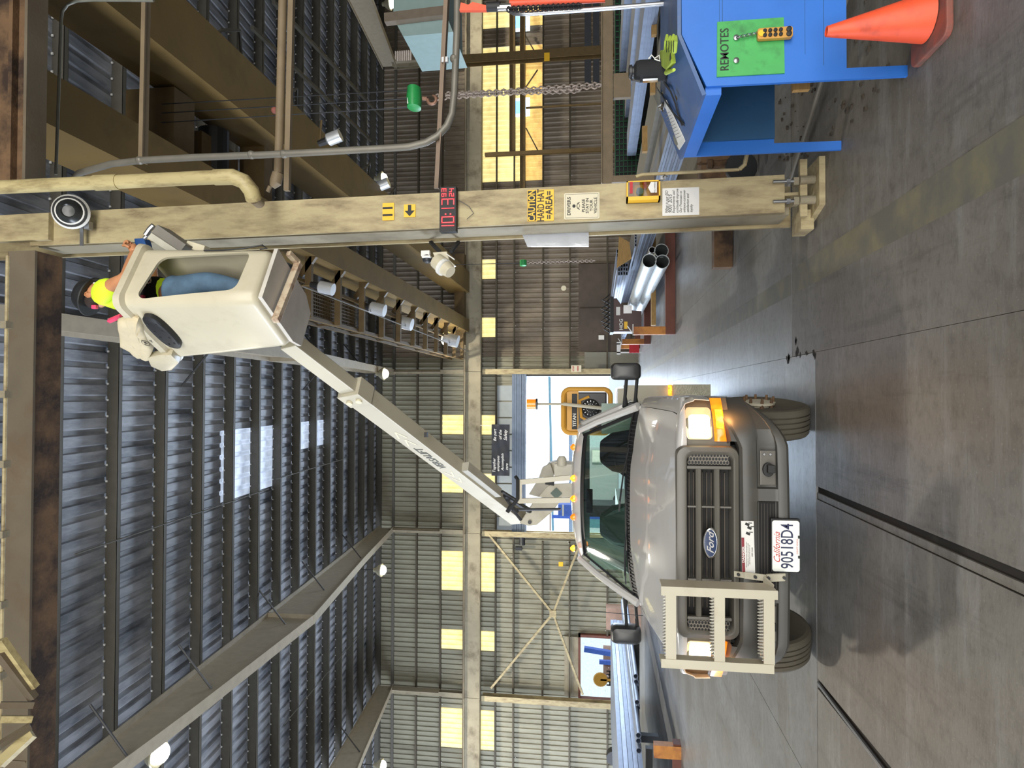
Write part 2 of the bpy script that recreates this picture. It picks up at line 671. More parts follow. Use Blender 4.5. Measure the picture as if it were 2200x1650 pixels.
g = G(); g.box(XT - .068, XT - .022, -12, J1 - .01, -.018, -.004)
put('trench_filler', g, CONC_N, floor)
g = G(); g.tube([(-2.33, 3.0, -.006), (-2.32, J1 - .02, -.006)], .016, 8); g.tube([(-2.26, -8, -.006), (-2.33, 3.0, -.006)], .016, 8)
put('floor_pipe', g, STEEL, floor)
# worn yellow walkway line and its darker seam
g = G(); g.prism([(.93, -8, .0005), (1.22, -8, .0005), (1.16, 6.2, .0005), (.93, 6.2, .0005)], (0, 0, .0008))
g.prism([(.93, 6.28, .0005), (1.13, 6.28, .0005), (1.02, 26, .0005), (.86, 26, .0005)], (0, 0, .0008))
put('walkway_line', g, YPAINT, floor)
g = G()
random.seed(3)
for k in range(16):      # spalled chips along the joints
    x = random.choice((.36, .36, random.uniform(.2, .7), random.uniform(1.0, 1.7)))
    y = J2 - random.uniform(-.02, .25) if x > .36 else random.uniform(J1, J2 + .2)
    a = [(x + random.uniform(.01, .045) * math.cos(t), y + random.uniform(.01, .05) * math.sin(t), .0004) for t in (0, 1, 2.2, 3.1, 4.2, 5.3)]
    g.prism(a, (0, 0, .0008))
put('spall_patch', g, JOINT, floor)['kind'] = 'stuff'

# ---- far wall: corrugated sheets around the openings
wallb = sempty('wall_back', (0, WY, 0))
PITCHC = 0.2275
SHW = PITCHC * 4
_cs = {}


def corr_mesh(h, mt, key, n=4, pitch=PITCHC, dep=.035):
    k = (round(h, 3), key, n)
    if k in _cs:
        return _cs[k]
    g = G()
    prof = []
    for i in range(n):
        x = i * pitch
        prof += [(x, 0), (x + pitch * .55, 0), (x + pitch * .68, dep), (x + pitch * .87, dep)]
    prof.append((n * pitch, 0))
    m = len(prof)
    for a, b in ((0, 0), (0, 1)):
        pass
    vs = [(x, -y, z) for z in (0, h) for x, y in prof]
    g.add(vs, [(i, i + 1, m + i + 1, m + i) for i in range(m - 1)])
    vs = [(x, -y + .004, z) for z in (0, h) for x, y in prof]
    g.add(vs, [(i, m + i, m + i + 1, i + 1) for i in range(m - 1)])
    me = g.mesh('wall_sheet')
    me.materials.append(mt)
    _cs[k] = me
    return me


def snap(x):
    return round(x / SHW) * SHW


# openings: x0,x1,z0,z1
DOOR = (snap(-5.95), snap(0.95), 0.0, 5.07)
SM = (snap(-13.3), snap(-11.0), 0.6, 2.55)
openings = [DOOR, SM]
pan = []


def strips(px_pairs, z0, z1):
    r = []
    for a, b in px_pairs:
        x0 = snap(P(1040, b, Y=WY).x)
        x1 = snap(P(1040, a, Y=WY).x)
        if x1 <= x0:
            x1 = x0 + SHW
        r.append((x0, x1, z0, z1))
    return r


pan += strips([(875, 941), (1007, 1073), (1206, 1275), (1340, 1409), (1538, 1610), (677, 745), (545, 610)], 6.50, 9.02)
_r = [(362, 410), (275, 335), (188, 250), (103, 165), (20, 75), (440, 500)]
pan += strips(_r, 5.2, 8.0) + strips(_r, 4.25, 5.2)
openings += pan
NX0, NX1 = -34, 31
TOPZ = 11.95
for i in range(NX0, NX1):
    x0 = i * SHW
    ivs = sorted([(o[2], o[3]) for o in openings if o[0] - .01 <= x0 < o[1] - .01])
    z = 0.0
    segs = []
    for a, b in ivs:
        if a > z + .02:
            segs.append((z, a))
        z = max(z, b)
    segs.append((z, TOPZ))
    for a, b in segs:
        ri = x0 > 1.0
        share('wall_sheet', corr_mesh(b - a, WALLR if ri else WALLS, 'r' if ri else 'l'), wallb, (x0, 0, a))
for i, (x0, x1, z0, z1) in enumerate(pan):
    wn = sempty('window_%d' % (i + 1), (x0, WY, z0))
    n = max(1, round((x1 - x0) / SHW))
    for k in range(n):
        share('fibreglass_pane', corr_mesh(z1 - z0, GLOWW if z1 < 5.5 else GLOWP, 'w'), wn, (k * SHW, .01, 0))
# lower, more ochre half of the right hand panels
for i, (x0, x1, z0, z1) in enumerate([p for p in pan if p[3] < 8.5]):
    pass
# girts
for z in (1.35, 3.05, 4.28, 5.62, 6.45, 9.05, 10.2):
    for xa, xb in ((-30.5, DOOR[0] - .3), (DOOR[1] + .25, 28)) if z < 5.3 else ((-30.5, 28),):
        if z < 2.55:
            for a, b in ((xa, SM[0] - .1), (SM[1] + .1, xb)) if xa < -20 else ((xa, xb),):
                g = G(); g.box(a, b, WY - .20, WY - .045, z - .035, z + .035)
                put('girt', g, GIRT, wallb)
            continue
        g = G(); g.box(xa, xb, WY - .20, WY - .045, z - .035, z + .035)
        put('girt', g, GIRT, wallb)
g = G(); g.box(-30.5, 28, WY - .12, WY - .04, 11.3, 11.42)
put('eave_strut', g, PURL, wallb)
g = G(); g.box(-31, 28.2, WY + .02, WY + .06, 11.8, 12.45)
put('eave_light_block', g, WALLS, wallb)  # strip added to block sky light leaking between wall top and deck
# small screw heads that catch light
g = G()
for k in range(140):
    g.cb((random.uniform(-18, 18), WY - .045, random.choice((1.35, 3.05, 4.28, 5.62, 9.05)) + random.uniform(-.1, .1)), (.03, .02, .03))
o = put('screw_head', g, PAPER, wallb); o['kind'] = 'stuff'
# brown panels and grey door leaf on the wall right of the gate
g = G()
g.box(P(1280, 755, Y=WY).x, P(1280, 662, Y=WY).x - .02, WY - .14, WY - .06, .3, P(1243, 700, Y=WY).z)
put('wall_panel', g, BROWNP, wallb)
g = G(); g.box(P(1280, 660, Y=WY).x, P(1280, 568, Y=WY).x, WY - .14, WY - .06, .3, P(1243, 700, Y=WY).z)
put('wall_panel', g, BROWNP, wallb)
g = G(); g.box(P(1280, 798, Y=WY).x, P(1280, 757, Y=WY).x, WY - .16, WY - .06, 0, P(1256, 780, Y=WY).z)
put('door_leaf', g, GREYP, wallb)
for x in (3.7, -9.6):
    pass
# end walls
g = G(); g.box(-30.95, -30.8, -12, 30.2, 8.2, 12.2); g.box(-30.95, -30.8, 27.2, 30.2, 0, 8.2); g.box(-30.95, -30.8, -12, -3.2, 0, 8.2); g.box(-30.95, -30.8, 11.6, 12.4, 0, 8.2)  # openings in the unseen left wall, added to go with the side light
struct('wall_left', g, WALLS)
for nm, x in (('wall_right', 28.2),):
    g = G(); g.box(x, x + .15, -12, 30.2, 0, 12.2)
    struct(nm, g, WALLS)
# front wall (behind the camera) with its big open bay
g = G(); g.box(-30.8, -12, -12.15, -12, 0, 9.2); g.box(16, 28.2, -12.15, -12, 0, 9.2); g.box(-12, 16, -12.15, -12, 7.4, 9.2)
struct('wall_front', g, WALLS)

# ---- roller gate (door_1) and small hatch (door_2)
d1 = sempty('door_1', (DOOR[0], WY, 0))
g = G()
for k in range(6):
    g.box(DOOR[0] - .1, DOOR[1] + .1, WY - .42 + (k % 2) * .02, WY - .1, 5.02 + k * .11, 5.12 + k * .11)
put('roller_curtain', g, mat('roller_steel', '#6a7688', .4, metal=.4), d1)
g = G()
g.box(DOOR[0] - .12, DOOR[0] + .03, WY - .30, WY + .06, 0, 5.1); put('jamb', g, DARK, d1)
g = G(); g.box(DOOR[1] - .03, DOOR[1] + .12, WY - .30, WY + .06, 0, 5.1); put('jamb', g, DARK, d1)
g = G()
for k in range(9):
    xx = DOOR[0] + .05 + k * .76
    g.box(xx, xx + .7, WY - .09, WY - .05, 5.66, 6.4)
put('head_panel', g, mat('pale_sheet', '#99a0a3', .5, var=.04), d1)
g = G(); g.tube([(DOOR[0] - .05, WY - .3, 5.2), (DOOR[0] - .45, WY - .3, 5.2)], .14, 12)
g.cb((DOOR[0] - .6, WY - .35, 5.35), (.14, .2, .3))
put('roller_motor', g, DARK, d1)
d2 = sempty('door_2', (SM[0], WY, 0))
g = G()
g.box(SM[0] - .12, SM[0], WY - .2, WY + .05, SM[2] - .1, SM[3] + .1)
g.box(SM[1], SM[1] + .12, WY - .2, WY + .05, SM[2] - .1, SM[3] + .1)
g.box(SM[0] - .12, SM[1] + .12, WY - .2, WY + .05, SM[3], SM[3] + .1)
put('frame', g, RACKR, d2)
g = G()
for k in range(4):
    g.box(SM[0] + .02, SM[1] - .02, WY - .14 + .03 * (k % 2), WY - .06, SM[3] + .1 + k * .16, SM[3] + .25 + k * .16)
put('rolled_shutter', g, CREAM_D, d2)

# ---- roof deck, purlins, rafters
ceil = sempty('ceiling')
DK = .30


def decksheet(x0, y0, y1):
    g = G()
    prof = []
    for k in range(3):
        x = x0 + k * .3
        prof += [(x, 0), (x + .17, 0), (x + .195, .035), (x + .27, .035)]
    prof.append((x0 + .9, 0))
    m = len(prof)
    for dz in (0, .006):
        g.add([(x, y, roofz(y) + DK + z + dz) for y in (y0, y1) for x, z in prof], [(i, i + 1, m + i + 1, m + i) for i in range(m - 1)])
    return g


skyl = [(P(486, 1035, Z=10.9).x - .1, P(486, 898, Z=10.9).x, 15.25, 18.35), (P(625, 1000, Z=11.2).x, P(625, 915, Z=11.2).x, 20.1, 23.2)]
sk = [(round(a / .9) * .9, round(b / .9) * .9, c, d) for a, b, c, d in skyl]
x = -31.5
while x < 28.5:
    cuts = [(c, d) for a, b, c, d in sk if a - .01 <= x < b - .01]
    y = -12.0
    for c, d in sorted(cuts):
        put('roof_sheet', decksheet(x, y, c), GALV, ceil)
        put('skylight_sheet', decksheet(x, c, d), SKYL, ceil)
        y = d
    put('roof_sheet', decksheet(x, y, 30.6), GALV, ceil)
    x += .9
# purlins : Z sections, lit lip under a dark web
py_ = [30 - 1.46 * k for k in range(28)]
gb = G()
for y in py_:
    z = roofz(y)
    g = G()
    g.box(-31, 28, y - .004, y + .004, z, z + DK)
    g.box(-31, 28, y - .09, y, z, z + .008)
    g.box(-31, 28, y - .09, y - .083, z, z + .03)
    g.box(-31, 28, y, y + .08, z + DK - .008, z + DK)
    put('purlin', g, PURL, ceil)
    if 8 < y < 25:
        for k in range(150):
            gb.cb((-22 + k * .3, y - .035, z + DK - .035), (.035, .02, .035))
o = put('roof_screw', gb, PAPER, ceil); o['kind'] = 'stuff'
for X in (-20.95, -13.6, -6.25, 1.08, 15.65, 23):
    ys = (6.5, 11.9, 17.4, 24.0, 29.7)
    zb = (9.75, 9.62, 9.62, 10.55, 11.25)
    top = [(X, y, roofz(y)) for y in ys]
    bot = [(X, y, z) for y, z in zip(ys, zb)]
    g = G()
    for i in range(4):
        a, b, c, d = V(bot[i]), V(bot[i + 1]), V(top[i + 1]), V(top[i])
        g.prism([a + V((-.008, 0, 0)), b + V((-.008, 0, 0)), c + V((-.008, 0, 0)), d + V((-.008, 0, 0))], (.016, 0, 0))
        g.beam(bot[i], bot[i + 1], .26, .022)
        g.beam(top[i], top[i + 1], .26, .022, ou=-.012)
    g.box(X - .13, X + .13, 17.38, 17.43, 9.60, roofz(17.4))
    g.box(X - .008, X + .008, 29.3, 29.75, 9.0, 11.4)
    put('rafter', g, mat('rafter_paint', '#aba18e', .6, var=.08), ceil)
    g = G()
    for k, y in enumerate((10.3, 13.0, 16.9, 20.0, 24.1)):
        for s in ((1, -1) if k % 2 else (1,)):
            g.tube([(X, y, roofz(y) - .75), (X + s * .9, y, roofz(y) + .02)], .022, 6)
    put('fly_brace', g, DARK, ceil)
# roof sag rods
for (a, b) in (((135, 1190), (560, 1050)), ((620, 1030), (760, 985)), ((640, 1560), (850, 1310))):
    p = P(*a, Z=10.6); q = P(*b, Z=11.2)
    g = G(); g.tube([(p.x, p.y, roofz(p.y) - .03), (q.x, q.y, roofz(q.y) - .03)], .013, 6)
    put('sag_rod', g, PURL, ceil)
for (a, b) in (((640, 0), (860, 250)), ((590, 55), (830, 300))):
    p = P(*a, Z=10.2); q = P(*b, Z=11.0)
    g = G(); g.beam((p.x, p.y, roofz(p.y) - .05), (q.x, q.y, roofz(q.y) - .05), .10, .10)
    put('roof_brace', g, PURL, ceil)


# ---- far wall columns and runway beam
def wallcol(X, label, z1=7.0, top=11.4):
    t = thing('steel_column', label, 'column', (X, 29.5, 0), 'columns along the far wall')
    g = G(); g.ib((X, 29.5, 0), (X, 29.5, z1), .24, .36, .03, .02, up=V((0, 1, 0))); put('shaft', g, CREAM, t)
    g = G(); g.ib((X, 29.62, z1 + .8), (X, 29.62, top), .2, .28, .02, .015, up=V((0, 1, 0))); put('upper_shaft', g, CREAM_D, t)
    g = G(); g.cb((X, 29.5, .02), (.45, .5, .04)); put('base_plate', g, CREAM_D, t)
    return t


wallcol(-13.72, 'beige column between hatch and braces on far wall, left of the truck')
wallcol(-6.28, 'beige column just left of the open gate on the far wall')
wallcol(1.09, 'beige column just right of the open gate on the far wall')
wallcol(-21.1, 'beige column at far left end of the far wall')
wallcol(8.4, 'beige column on far wall hidden behind the big signed column')
wallcol(15.6, 'beige column on far wall behind the steel racks at right')
for i, (a, b) in enumerate(((-30, -21.1), (-21.1, -13.72), (-13.72, -6.28), (-6.28, 1.09), (1.09, 8.4), (8.4, 15.6), (15.6, 28))):
    g = G(); g.ib((a + .01, 29.3, 7.42), (b - .01, 29.3, 7.42), .34, .74, .03, .02)
    o = put('runway_beam', g, CREAM_D)
    tag(o, ['beige crane beam at the far left end of the far wall', 'beige crane beam on the far wall, span above the small hatch pipes',
            'beige crane beam on the far wall above the X brace', 'beige crane beam on the far wall above the open gate',
            'beige crane beam on the far wall above the brown panels', 'beige crane beam on the far wall just right of the signed column',
            'beige crane beam on the far wall at the far right end'][i], 'beam', 'far wall crane beams')
g = G()
for x in range(-28, 27, 1):
    g.box(x, x + 1, 29.26, 29.34, 7.80, 7.87)
tag(put('crane_rail', g, RUSTG), 'dark crane rail running along the top of the far wall beam', 'rail')
# X brace
br = thing('cross_brace', 'beige X shaped brace on far wall left of the gate', 'brace', (-10, 29.4, 1))
hub = P(1188, 1318, Y=29.35)
for q in ((1050, 1148), (1055, 1478), (1242, 1178), (1252, 1492)):
    e = P(*q, Y=29.35)
    g = G(); g.beam(hub, e, .09, .09); put('strut', g, CREAM, br)
g = G(); g.cb(hub, (.3, .12, .3)); put('hub_plate', g, CREAM, br)
# right side: secondary beams and posts seen in front of the yellow panels
for (a, b, Y, wd, lab) in (((1101, 0), (1101, 328), 28.6, .26, 'brown beam crossing the yellow panels right of the signed column'),):
    p = P(*a, Y=Y); q = P(*b, Y=Y)
    g = G(); g.ib(p, q, .15, wd, .02, .015); tag(put('steel_beam', g, BROWN_G), lab, 'beam')
p = P(1123, 0, Y=29.2); q = P(1123, 405, Y=29.2)
g = G(); g.ib(p, q, .2, .24, .02, .015)
tag(put('steel_beam', g, BROWN_G), 'dark lower beam with blue gaps crossing the yellow panels', 'beam')
for (y0, xa, xb, Y, wd, lab) in ((137, 905, 1290, 24.0, .32, 'brown post with a yellow tag right of the hook block chain'),
                                 (333, 1042, 1295, 28.4, .16, 'thin brown post nearest the signed column, right side'),
                                 (232, 1130, 1290, 28.8, .07, 'thin dark post under the second blue gap')):
    p = P(xa, y0 - (1250 - xa) * .0, Y=Y)
    g = G(); g.ib((p.x, Y, 0), (p.x, Y, P(xa, y0, Y=Y).z), wd, wd, .02, .015, up=V((0, 1, 0)))
    tag(put('steel_post', g, BROWN_G), lab, 'post')
for (a, b, i) in (((1128, 75), (1155, 122), 0), ((1128, 190), (1155, 150), 1), ((1130, 275), (1158, 328), 2)):
    g = G(); g.beam(P(*a, Y=29.72), P(*b, Y=29.72), .05, .05)
    tag(put('knee_brace', g, GIRT), ['thin diagonal brace beside the topmost blue gap', 'thin diagonal brace beside the hanging chain', 'thin diagonal brace nearest the signed column'][i], 'brace', 'thin diagonal braces')
# two small openings with blue sky, right side
for k, (ya, yb) in enumerate(((37, 66), (219, 248))):
    a = P(1107, yb, Y=29.9); b = P(1130, ya, Y=29.9)
    wn = sempty('window_%d' % (20 + k), (a.x, 29.8, b.z))
    g = G(); g.box(a.x, b.x, 29.75, 29.80, b.z, a.z)
    put('daylit_pane', g, mat('blue_daylight', '#7fc4ff', .3, emit=1.3), wn)
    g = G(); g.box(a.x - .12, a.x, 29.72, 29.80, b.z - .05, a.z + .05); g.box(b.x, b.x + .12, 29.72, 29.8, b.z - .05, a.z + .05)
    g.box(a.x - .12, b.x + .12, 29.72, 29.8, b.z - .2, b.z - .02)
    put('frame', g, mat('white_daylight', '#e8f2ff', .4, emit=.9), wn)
# louvre opening high right
a = P(847, 144, Y=29.85); b = P(884, 109, Y=29.85)
wn = sempty('window_30', (a.x, 29.8, b.z))
n = 8
for k in range(n):
    z = b.z + (a.z - b.z) * k / n
    g = G(); g.box(a.x, b.x, 29.78, 29.86, z, z + (a.z - b.z) / n * .5); put('louvre_blade', g, mat('louvre', '#b9b0a8', .5, emit=.35), wn)

# ---- near crane runway girder overhead (left and right of the signed column)
t = thing('runway_girder', 'big rusty overhead girder crossing above the boom bucket', 'girder', (-10, 5.5, 7))
g = G(); g.box(-26, 1.35, 5.47, 5.77, 7.0, 7.03); put('bottom_flange', g, RUST, t)
g = G(); g.box(-26, 1.35, 5.445, 5.47, 6.99, 7.27); put('web', g, RUSTG, t)
g = G(); g.box(-26, 1.35, 5.47, 5.77, 7.27, 7.30); g.box(-26, 1.35, 5.6, 5.63, 7.03, 7.27); put('top_flange', g, RUST, t)
for i, x in enumerate((-3.4, -9, -15)):
    g = G(); g.box(x, x + .012, 5.435, 5.445, 7.0, 7.27); put('stiffener', g, RUSTG, t)
t = thing('runway_girder', 'rusty overhead girder running right from the signed column top', 'girder', (12, 5.5, 7))
g = G(); g.box(1.95, 27, 5.335, 5.56, 7.0, 7.03); put('bottom_flange', g, RUSTG, t)
g = G(); g.box(1.95, 27, 5.43, 5.46, 7.03, 7.9); g.box(1.95, 27, 5.36, 5.43, 7.18, 7.22); put('web', g, RUST, t)
t = thing('crane_rail_pipe', 'pale clamped conductor pipe along top of overhead girder', 'pipe', (-6, 5, 7.9))
zz = P(8, 1100, Y=5.0).z
g = G(); g.tube([(-20, 5.0, zz), (1.2, 5.0, zz)], .016, 8); put('tube', g, CREAM, t)
g = G(); g.cb((0, 0, 0), (.06, .07, .055))
cm_ = g.mesh('clamp'); cm_.materials.append(CREAM_D)
for k in range(22):
    share('clamp', cm_, t, V((-12 + k * .6, 5.0, zz)) - t.location)
# surge bracing at the left end
t = thing('girder_brace', 'yellowish steel bracing fanned against the overhead girder', 'brace', P(70, 1540, Y=4.95))
for a, b, wd in (((0, 1375), (72, 1478), .10), ((0, 1405), (72, 1500), .08), ((0, 1515), (72, 1515), .09), ((0, 1545), (68, 1545), .12), ((0, 1640), (70, 1575), .10), ((0, 1600), (66, 1560), .05)):
    g = G(); g.beam(P(*a, Y=4.8), P(*b, Y=4.95), .05, wd * .9); put('strut', g, PVC if wd > .09 else RUSTG, t)

# ================================================================== OVERHEAD CRANE
cr = thing('bridge_crane', 'mustard double girder bridge crane spanning overhead to the far wall', 'crane', (3.9, 17, 7.6))
g = G(); g.box(4.70, 5.64, 5.9, 29.2, 7.60, 8.5); put('girder', g, YEL_G, cr)
g = G(); g.box(2.90, 3.47, 5.9, 29.2, 7.60, 8.5); put('girder', g, YEL_G, cr)
for Y in (5.95, 28.9):
    g = G(); g.box(2.3, 6.4, Y - .12, Y + .25, 7.75, 8.2); put('end_truck', g, BROWN_G, cr)
# catwalk on the left of the left girder
g = G(); g.box(1.62, 1.70, 9.5, 29.0, 7.84, 7.95); g.box(2.35, 2.42, 9.5, 29, 7.84, 7.95); g.box(1.62, 1.70, 9.5, 29, 8.35, 8.40)
put('catwalk_edge', g, BROWN_G, cr)
g = G()
for k in range(70):
    y = 9.6 + k * .09
    g.box(1.70, 2.35, y, y + .02, 7.90, 7.93)
for k in range(8):
    g.box(1.72 + k * .08, 1.74 + k * .08, 9.6, 16, 7.89, 7.92)
o = put('grating', g, BROWN_G, cr); o['kind'] = 'stuff'
for k in range(13):
    y = 9.8 + k * 1.55
    g = G(); g.box(1.62, 2.95, y, y + .10, 7.70, 7.84); g.beam((2.92, y + .05, 7.65), (2.5, y + .05, 7.95), .1, .12)
    put('bracket', g, BROWN_G, cr)
g = G(); g.tube([(2.2, 9.5, 7.62), (2.12, 16, 7.55), (2.08, 22, 7.6), (2.0, 29, 7.6)], .018, 6); put('festoon_cable', g, STEEL, cr)
g = G()
for k in range(9):
    y = 10.5 + k * 2.1
    g.cb((1.66, y, 8.12), (.04, .05, .5))
g.beam((1.66, 9.5, 8.05), (1.66, 29, 8.05), .03, .04)
put('handrail', g, BROWN_G, cr)
g = G()
g.box(3.5, 4.65, 9.0, 9.5, 8.1, 8.9); g.box(3.5, 4.7, 11.5, 11.8, 8.0, 8.5); g.box(3.6, 4.4, 10.0, 11.1, 8.3, 8.9)
put('trolley', g, BROWN_G, cr)
g = G(); g.cyl((3.6, 10.5, 8.4), (4.6, 10.5, 8.4), .25, n=16); put('hoist_drum', g, BLACK, cr)
g = G()
for k in range(7):
    x = 5.9 + .1 * math.sin(k)
    y = 7.5 + k * 2.2
    g.tube([(5.6, y, 8.3), (6.0, y + .2, 7.9), (6.4, y + .9, 8.0), (6.0, y + 1.6, 8.35)], .03, 6)
put('hose_loop', g, PURL, cr)
for k, x in enumerate((1.9,)):
    pass

# silver unlit crane lamps
lm = G()


def can_lamp(c, d, label, r=.13, ln=.42, lit=False):
    c = V(c); d = V(d).normalized()
    t = thing('crane_lamp', label, 'lamp', c, 'silver can lamps on the bridge crane')
    g = G(); g.tube([c, c + d * ln * .12, c + d * ln], [r * .6, r, r], 16); put('shade', g, mat('lamp_silver', '#d4d7da', .3, metal=.45, var=.04), t, smooth=True)
    g = G(); g.cyl(c - d * .16, c, r * .5, r * .6, 10); put('socket', g, BLACK, t)
    e = V((c.x, c.y, 7.86)) if c.x < 2.6 else V((4.9, c.y, c.z + .1))
    g = G(); g.tube([c - d * .14, e], .02, 6); put('hanger', g, BROWN_G, t)
    return t


for px, py, Yc, lab in ((684, 615, 12.2, 'silver can lamp nearest the bucket under the crane catwalk'), (794, 660, 16.2, 'silver can lamp second from bucket under the catwalk'),
                        (852, 690, 19.4, 'silver can lamp in the middle of the catwalk'), (950, 726, 25.5, 'silver can lamp at far end of the catwalk')):
    c = P(px, py, Y=Yc)
    can_lamp(c, P(px + 26, py + 6, Y=Yc) - c, lab, r=.0105 * Yc * .95, ln=.026 * Yc)
c = P(702, 302, Y=11.0); can_lamp(c, P(732, 290, Y=11.0) - c, 'silver can lamp on the right crane girder above the conduit', r=.11, ln=.27)
c = P(812, 401, Y=17.0); can_lamp(c, P(835, 392, Y=17.0) - c, 'silver can lamp on the crane beside the signed column clock', r=.14, ln=.32)

# ---- lit high bay lamps
for (px, py, Z, pw, lab) in ((825, 803, 10.5, 500, 'glowing high bay lamp at ridge above the gate column'), (820, 1225, 10.5, 500, 'glowing high bay lamp on far wall eave, above the yellow window pair'),
                             (820, 1645, 10.5, 500, 'glowing high bay lamp at the far left of the hall'), (340, 1618, 10.0, 700, 'large glowing high bay lamp beside the nearest rafter'),
                             (838, 8, 10.5, 500, 'glowing high bay lamp in front of the teal panels'), (822, 383, 10.3, 300, 'glowing high bay lamp behind silver can beside the column')):
    c = P(px, py, Z=Z)
    t = thing('high_bay_lamp', lab, 'lamp', c, 'glowing high bay lamps')
    M = Matrix.Translation(c)
    g = G(); g.lathe([(.26, -.02), (.28, 0), (.2, .14), (.1, .24), (.08, .34)], M, 20); put('reflector', g, mat('lamp_housing', '#b9b39a', .4, metal=.5), t, smooth=True)
    g = G(); g.ball(c - V((0, 0, .04)), .17, (1.15, 1.15, .9), 14); put('lens', g, LAMPE, t, smooth=True)
    g = G(); g.cyl(c + V((0, 0, .33)), (c.x, c.y, roofz(c.y)), .02, n=6); put('stem', g, DARK, t)
    lamp_light(c - V((0, 0, .24)), pw * 3.2, (1.0, .93, .78), .24)

# ================================================================== SIGNED COLUMN
mc = thing('signed_column', 'tall cream steel column carrying clock and safety signs', 'column', (1.64, 5.7, 0))
LEAN = -.012


def cx(x, z):
    return x + LEAN * z


def sheared(x0, x1, y0, y1, z0, z1):
    g = G()
    vs = []
    for x in (x0, x1):
        for y in (y0, y1):
            for z in (z0, z1):
                vs.append((cx(x, z), y, z))
    g.add(vs, [(0, 1, 3, 2), (4, 6, 7, 5), (0, 4, 5, 1), (2, 3, 7, 6), (0, 2, 6, 4), (1, 5, 7, 3)])
    return g


def rx(y, z=1):
    return None


put('front_flange', sheared(1.492, 1.800, 5.50, 5.525, .26, 7.1), CREAM, mc)
put('web', sheared(1.635, 1.66, 5.525, 5.95, .10, 7.1), CREAM, mc)
put('cover_strip', sheared(1.50, 1.56, 5.60, 5.90, .2, 7.1), CREAM_D, mc)
put('rear_flange', sheared(1.482, 1.84, 5.95, 5.985, .09, 9.0), CREAM, mc)
put('upper_shaft', sheared(1.53, 1.78, 5.44, 5.50, 6.85, 9.0), CREAM, mc)
g = G(); g.box(1.44, 1.90, 5.45, 5.49, .10, .155); g.box(1.36, 1.52, 5.55, 5.8, .02, .12)
put('base_bracket', g, CREAM, mc)
g = G(); g.prism([(1.43, 5.62, 0), (1.50, 5.34, 0), (1.88, 5.34, 0), (1.88, 6.05, 0), (1.43, 6.05, 0)], (0, 0, .045)); put('base_plate', g, CREAM, mc)
for x in (1.57, 1.73):
    g = G(); g.cyl((x, 5.45, .045), (x, 5.45, .16), .035, n=14); g.box(x - .03, x + .03, 5.46, 5.52, .16, .2); put('jacking_sleeve', g, CREAM_D, mc)
    g = G(); g.cyl((x, 5.46, .2), (x, 5.46, .36), .013, n=8); g.cyl((x, 5.46, .23), (x, 5.46, .26), .024, n=6); put('anchor_bolt', g, STEEL, mc)
g = G(); g.tube([(1.845, 5.47, .62), (1.835, 5.47, 1.4), (1.82, 5.47, 1.45)], .014, 8); g.tube([(1.845, 5.47, .62), (1.88, 5.46, .58), (1.98, 5.45, .56)], .018, 8)
put('side_conduit', g, CREAM, mc)
g = G(); g.cb((1.80, 5.47, 1.23), (.03, .02, .04)); g.tube([(1.80, 5.44, 1.23), (1.80, 5.40, 1.22), (1.80, 5.44, 1.20)], .006, 6)
put('padlock', g, STEEL, mc)

FY = 5.497


def sign(name, label, cat, x0, x1, z0, z1, m, th=.006, y=FY, r=.004):
    cxx, czz = (x0 + x1) / 2, z0
    t = thing(name, label, cat, (cxx, y, z0))
    g = G(); g.prism([(a, y, b) for a, b in rrect(x0, x1, z0, z1, r, 3)], (0, -th, 0)); put('plate', g, m, t)
    return t


def pp(px, py, Y=FY):
    return P(px, py, Y=Y)


# number 11
a = pp(847, 436); b = pp(822, 474)
t = sign('number_sign', 'yellow sticker with black number 11 on column', 'sign', b.x, a.x, a.z, b.z, YELB)
text('11', .125, INK, t, ((a.x + b.x) / 2, FY - .008, (a.z + b.z) / 2), sx=1.0, bold=.02)
# arrow
a = pp(893, 439); b = pp(868, 467)
t = sign('arrow_sign', 'small yellow sticker with black arrow pointing left', 'sign', b.x, a.x, a.z, b.z, YELB)
c = V(((a.x + b.x) / 2, FY - .007, (a.z + b.z) / 2)); s = (a.x - b.x) * .45
g = G(); g.prism([c + V((x * s, 0, z * s)) for x, z in ((1, .3), (0, .3), (0, .9), (-1, 0), (0, -.9), (0, -.3), (1, -.3))], (0, -.001, 0)); put('arrow', g, INK, t)
# clock
a = pp(980, 400, 5.42); b = pp(944, 498, 5.42)
t = thing('digital_clock', 'black digital clock with red digits on column', 'clock', ((a.x + b.x) / 2, 5.46, a.z))
g = G(); g.box(b.x, a.x, 5.42, 5.495, a.z, b.z); put('case', g, BLACK, t, bevel=.004)
W = a.x - b.x; H = b.z - a.z


def seg_digit(gx, x, z, w, h, ch, th=.17, Y=5.416):
    segs = {'0': 'abcdef', '1': 'bc', '2': 'abged', '3': 'abgcd', '4': 'fgbc', '9': 'abcfgd', '5': 'afgcd'}[ch]
    t_ = w * th
    pos = {'a': (x, x + w, z + h - t_, z + h), 'd': (x, x + w, z, z + t_), 'g': (x, x + w, z + h / 2 - t_ / 2, z + h / 2 + t_ / 2),
           'f': (x, x + t_, z + h / 2, z + h), 'b': (x + w - t_, x + w, z + h / 2, z + h), 'e': (x, x + t_, z, z + h / 2), 'c': (x + w - t_, x + w, z, z + h / 2)}
    for s_ in segs:
        q = pos[s_]
        gx.box(q[0] + .001, q[1] - .001, Y - .003, Y + .004, q[2] + .001, q[3] - .001)


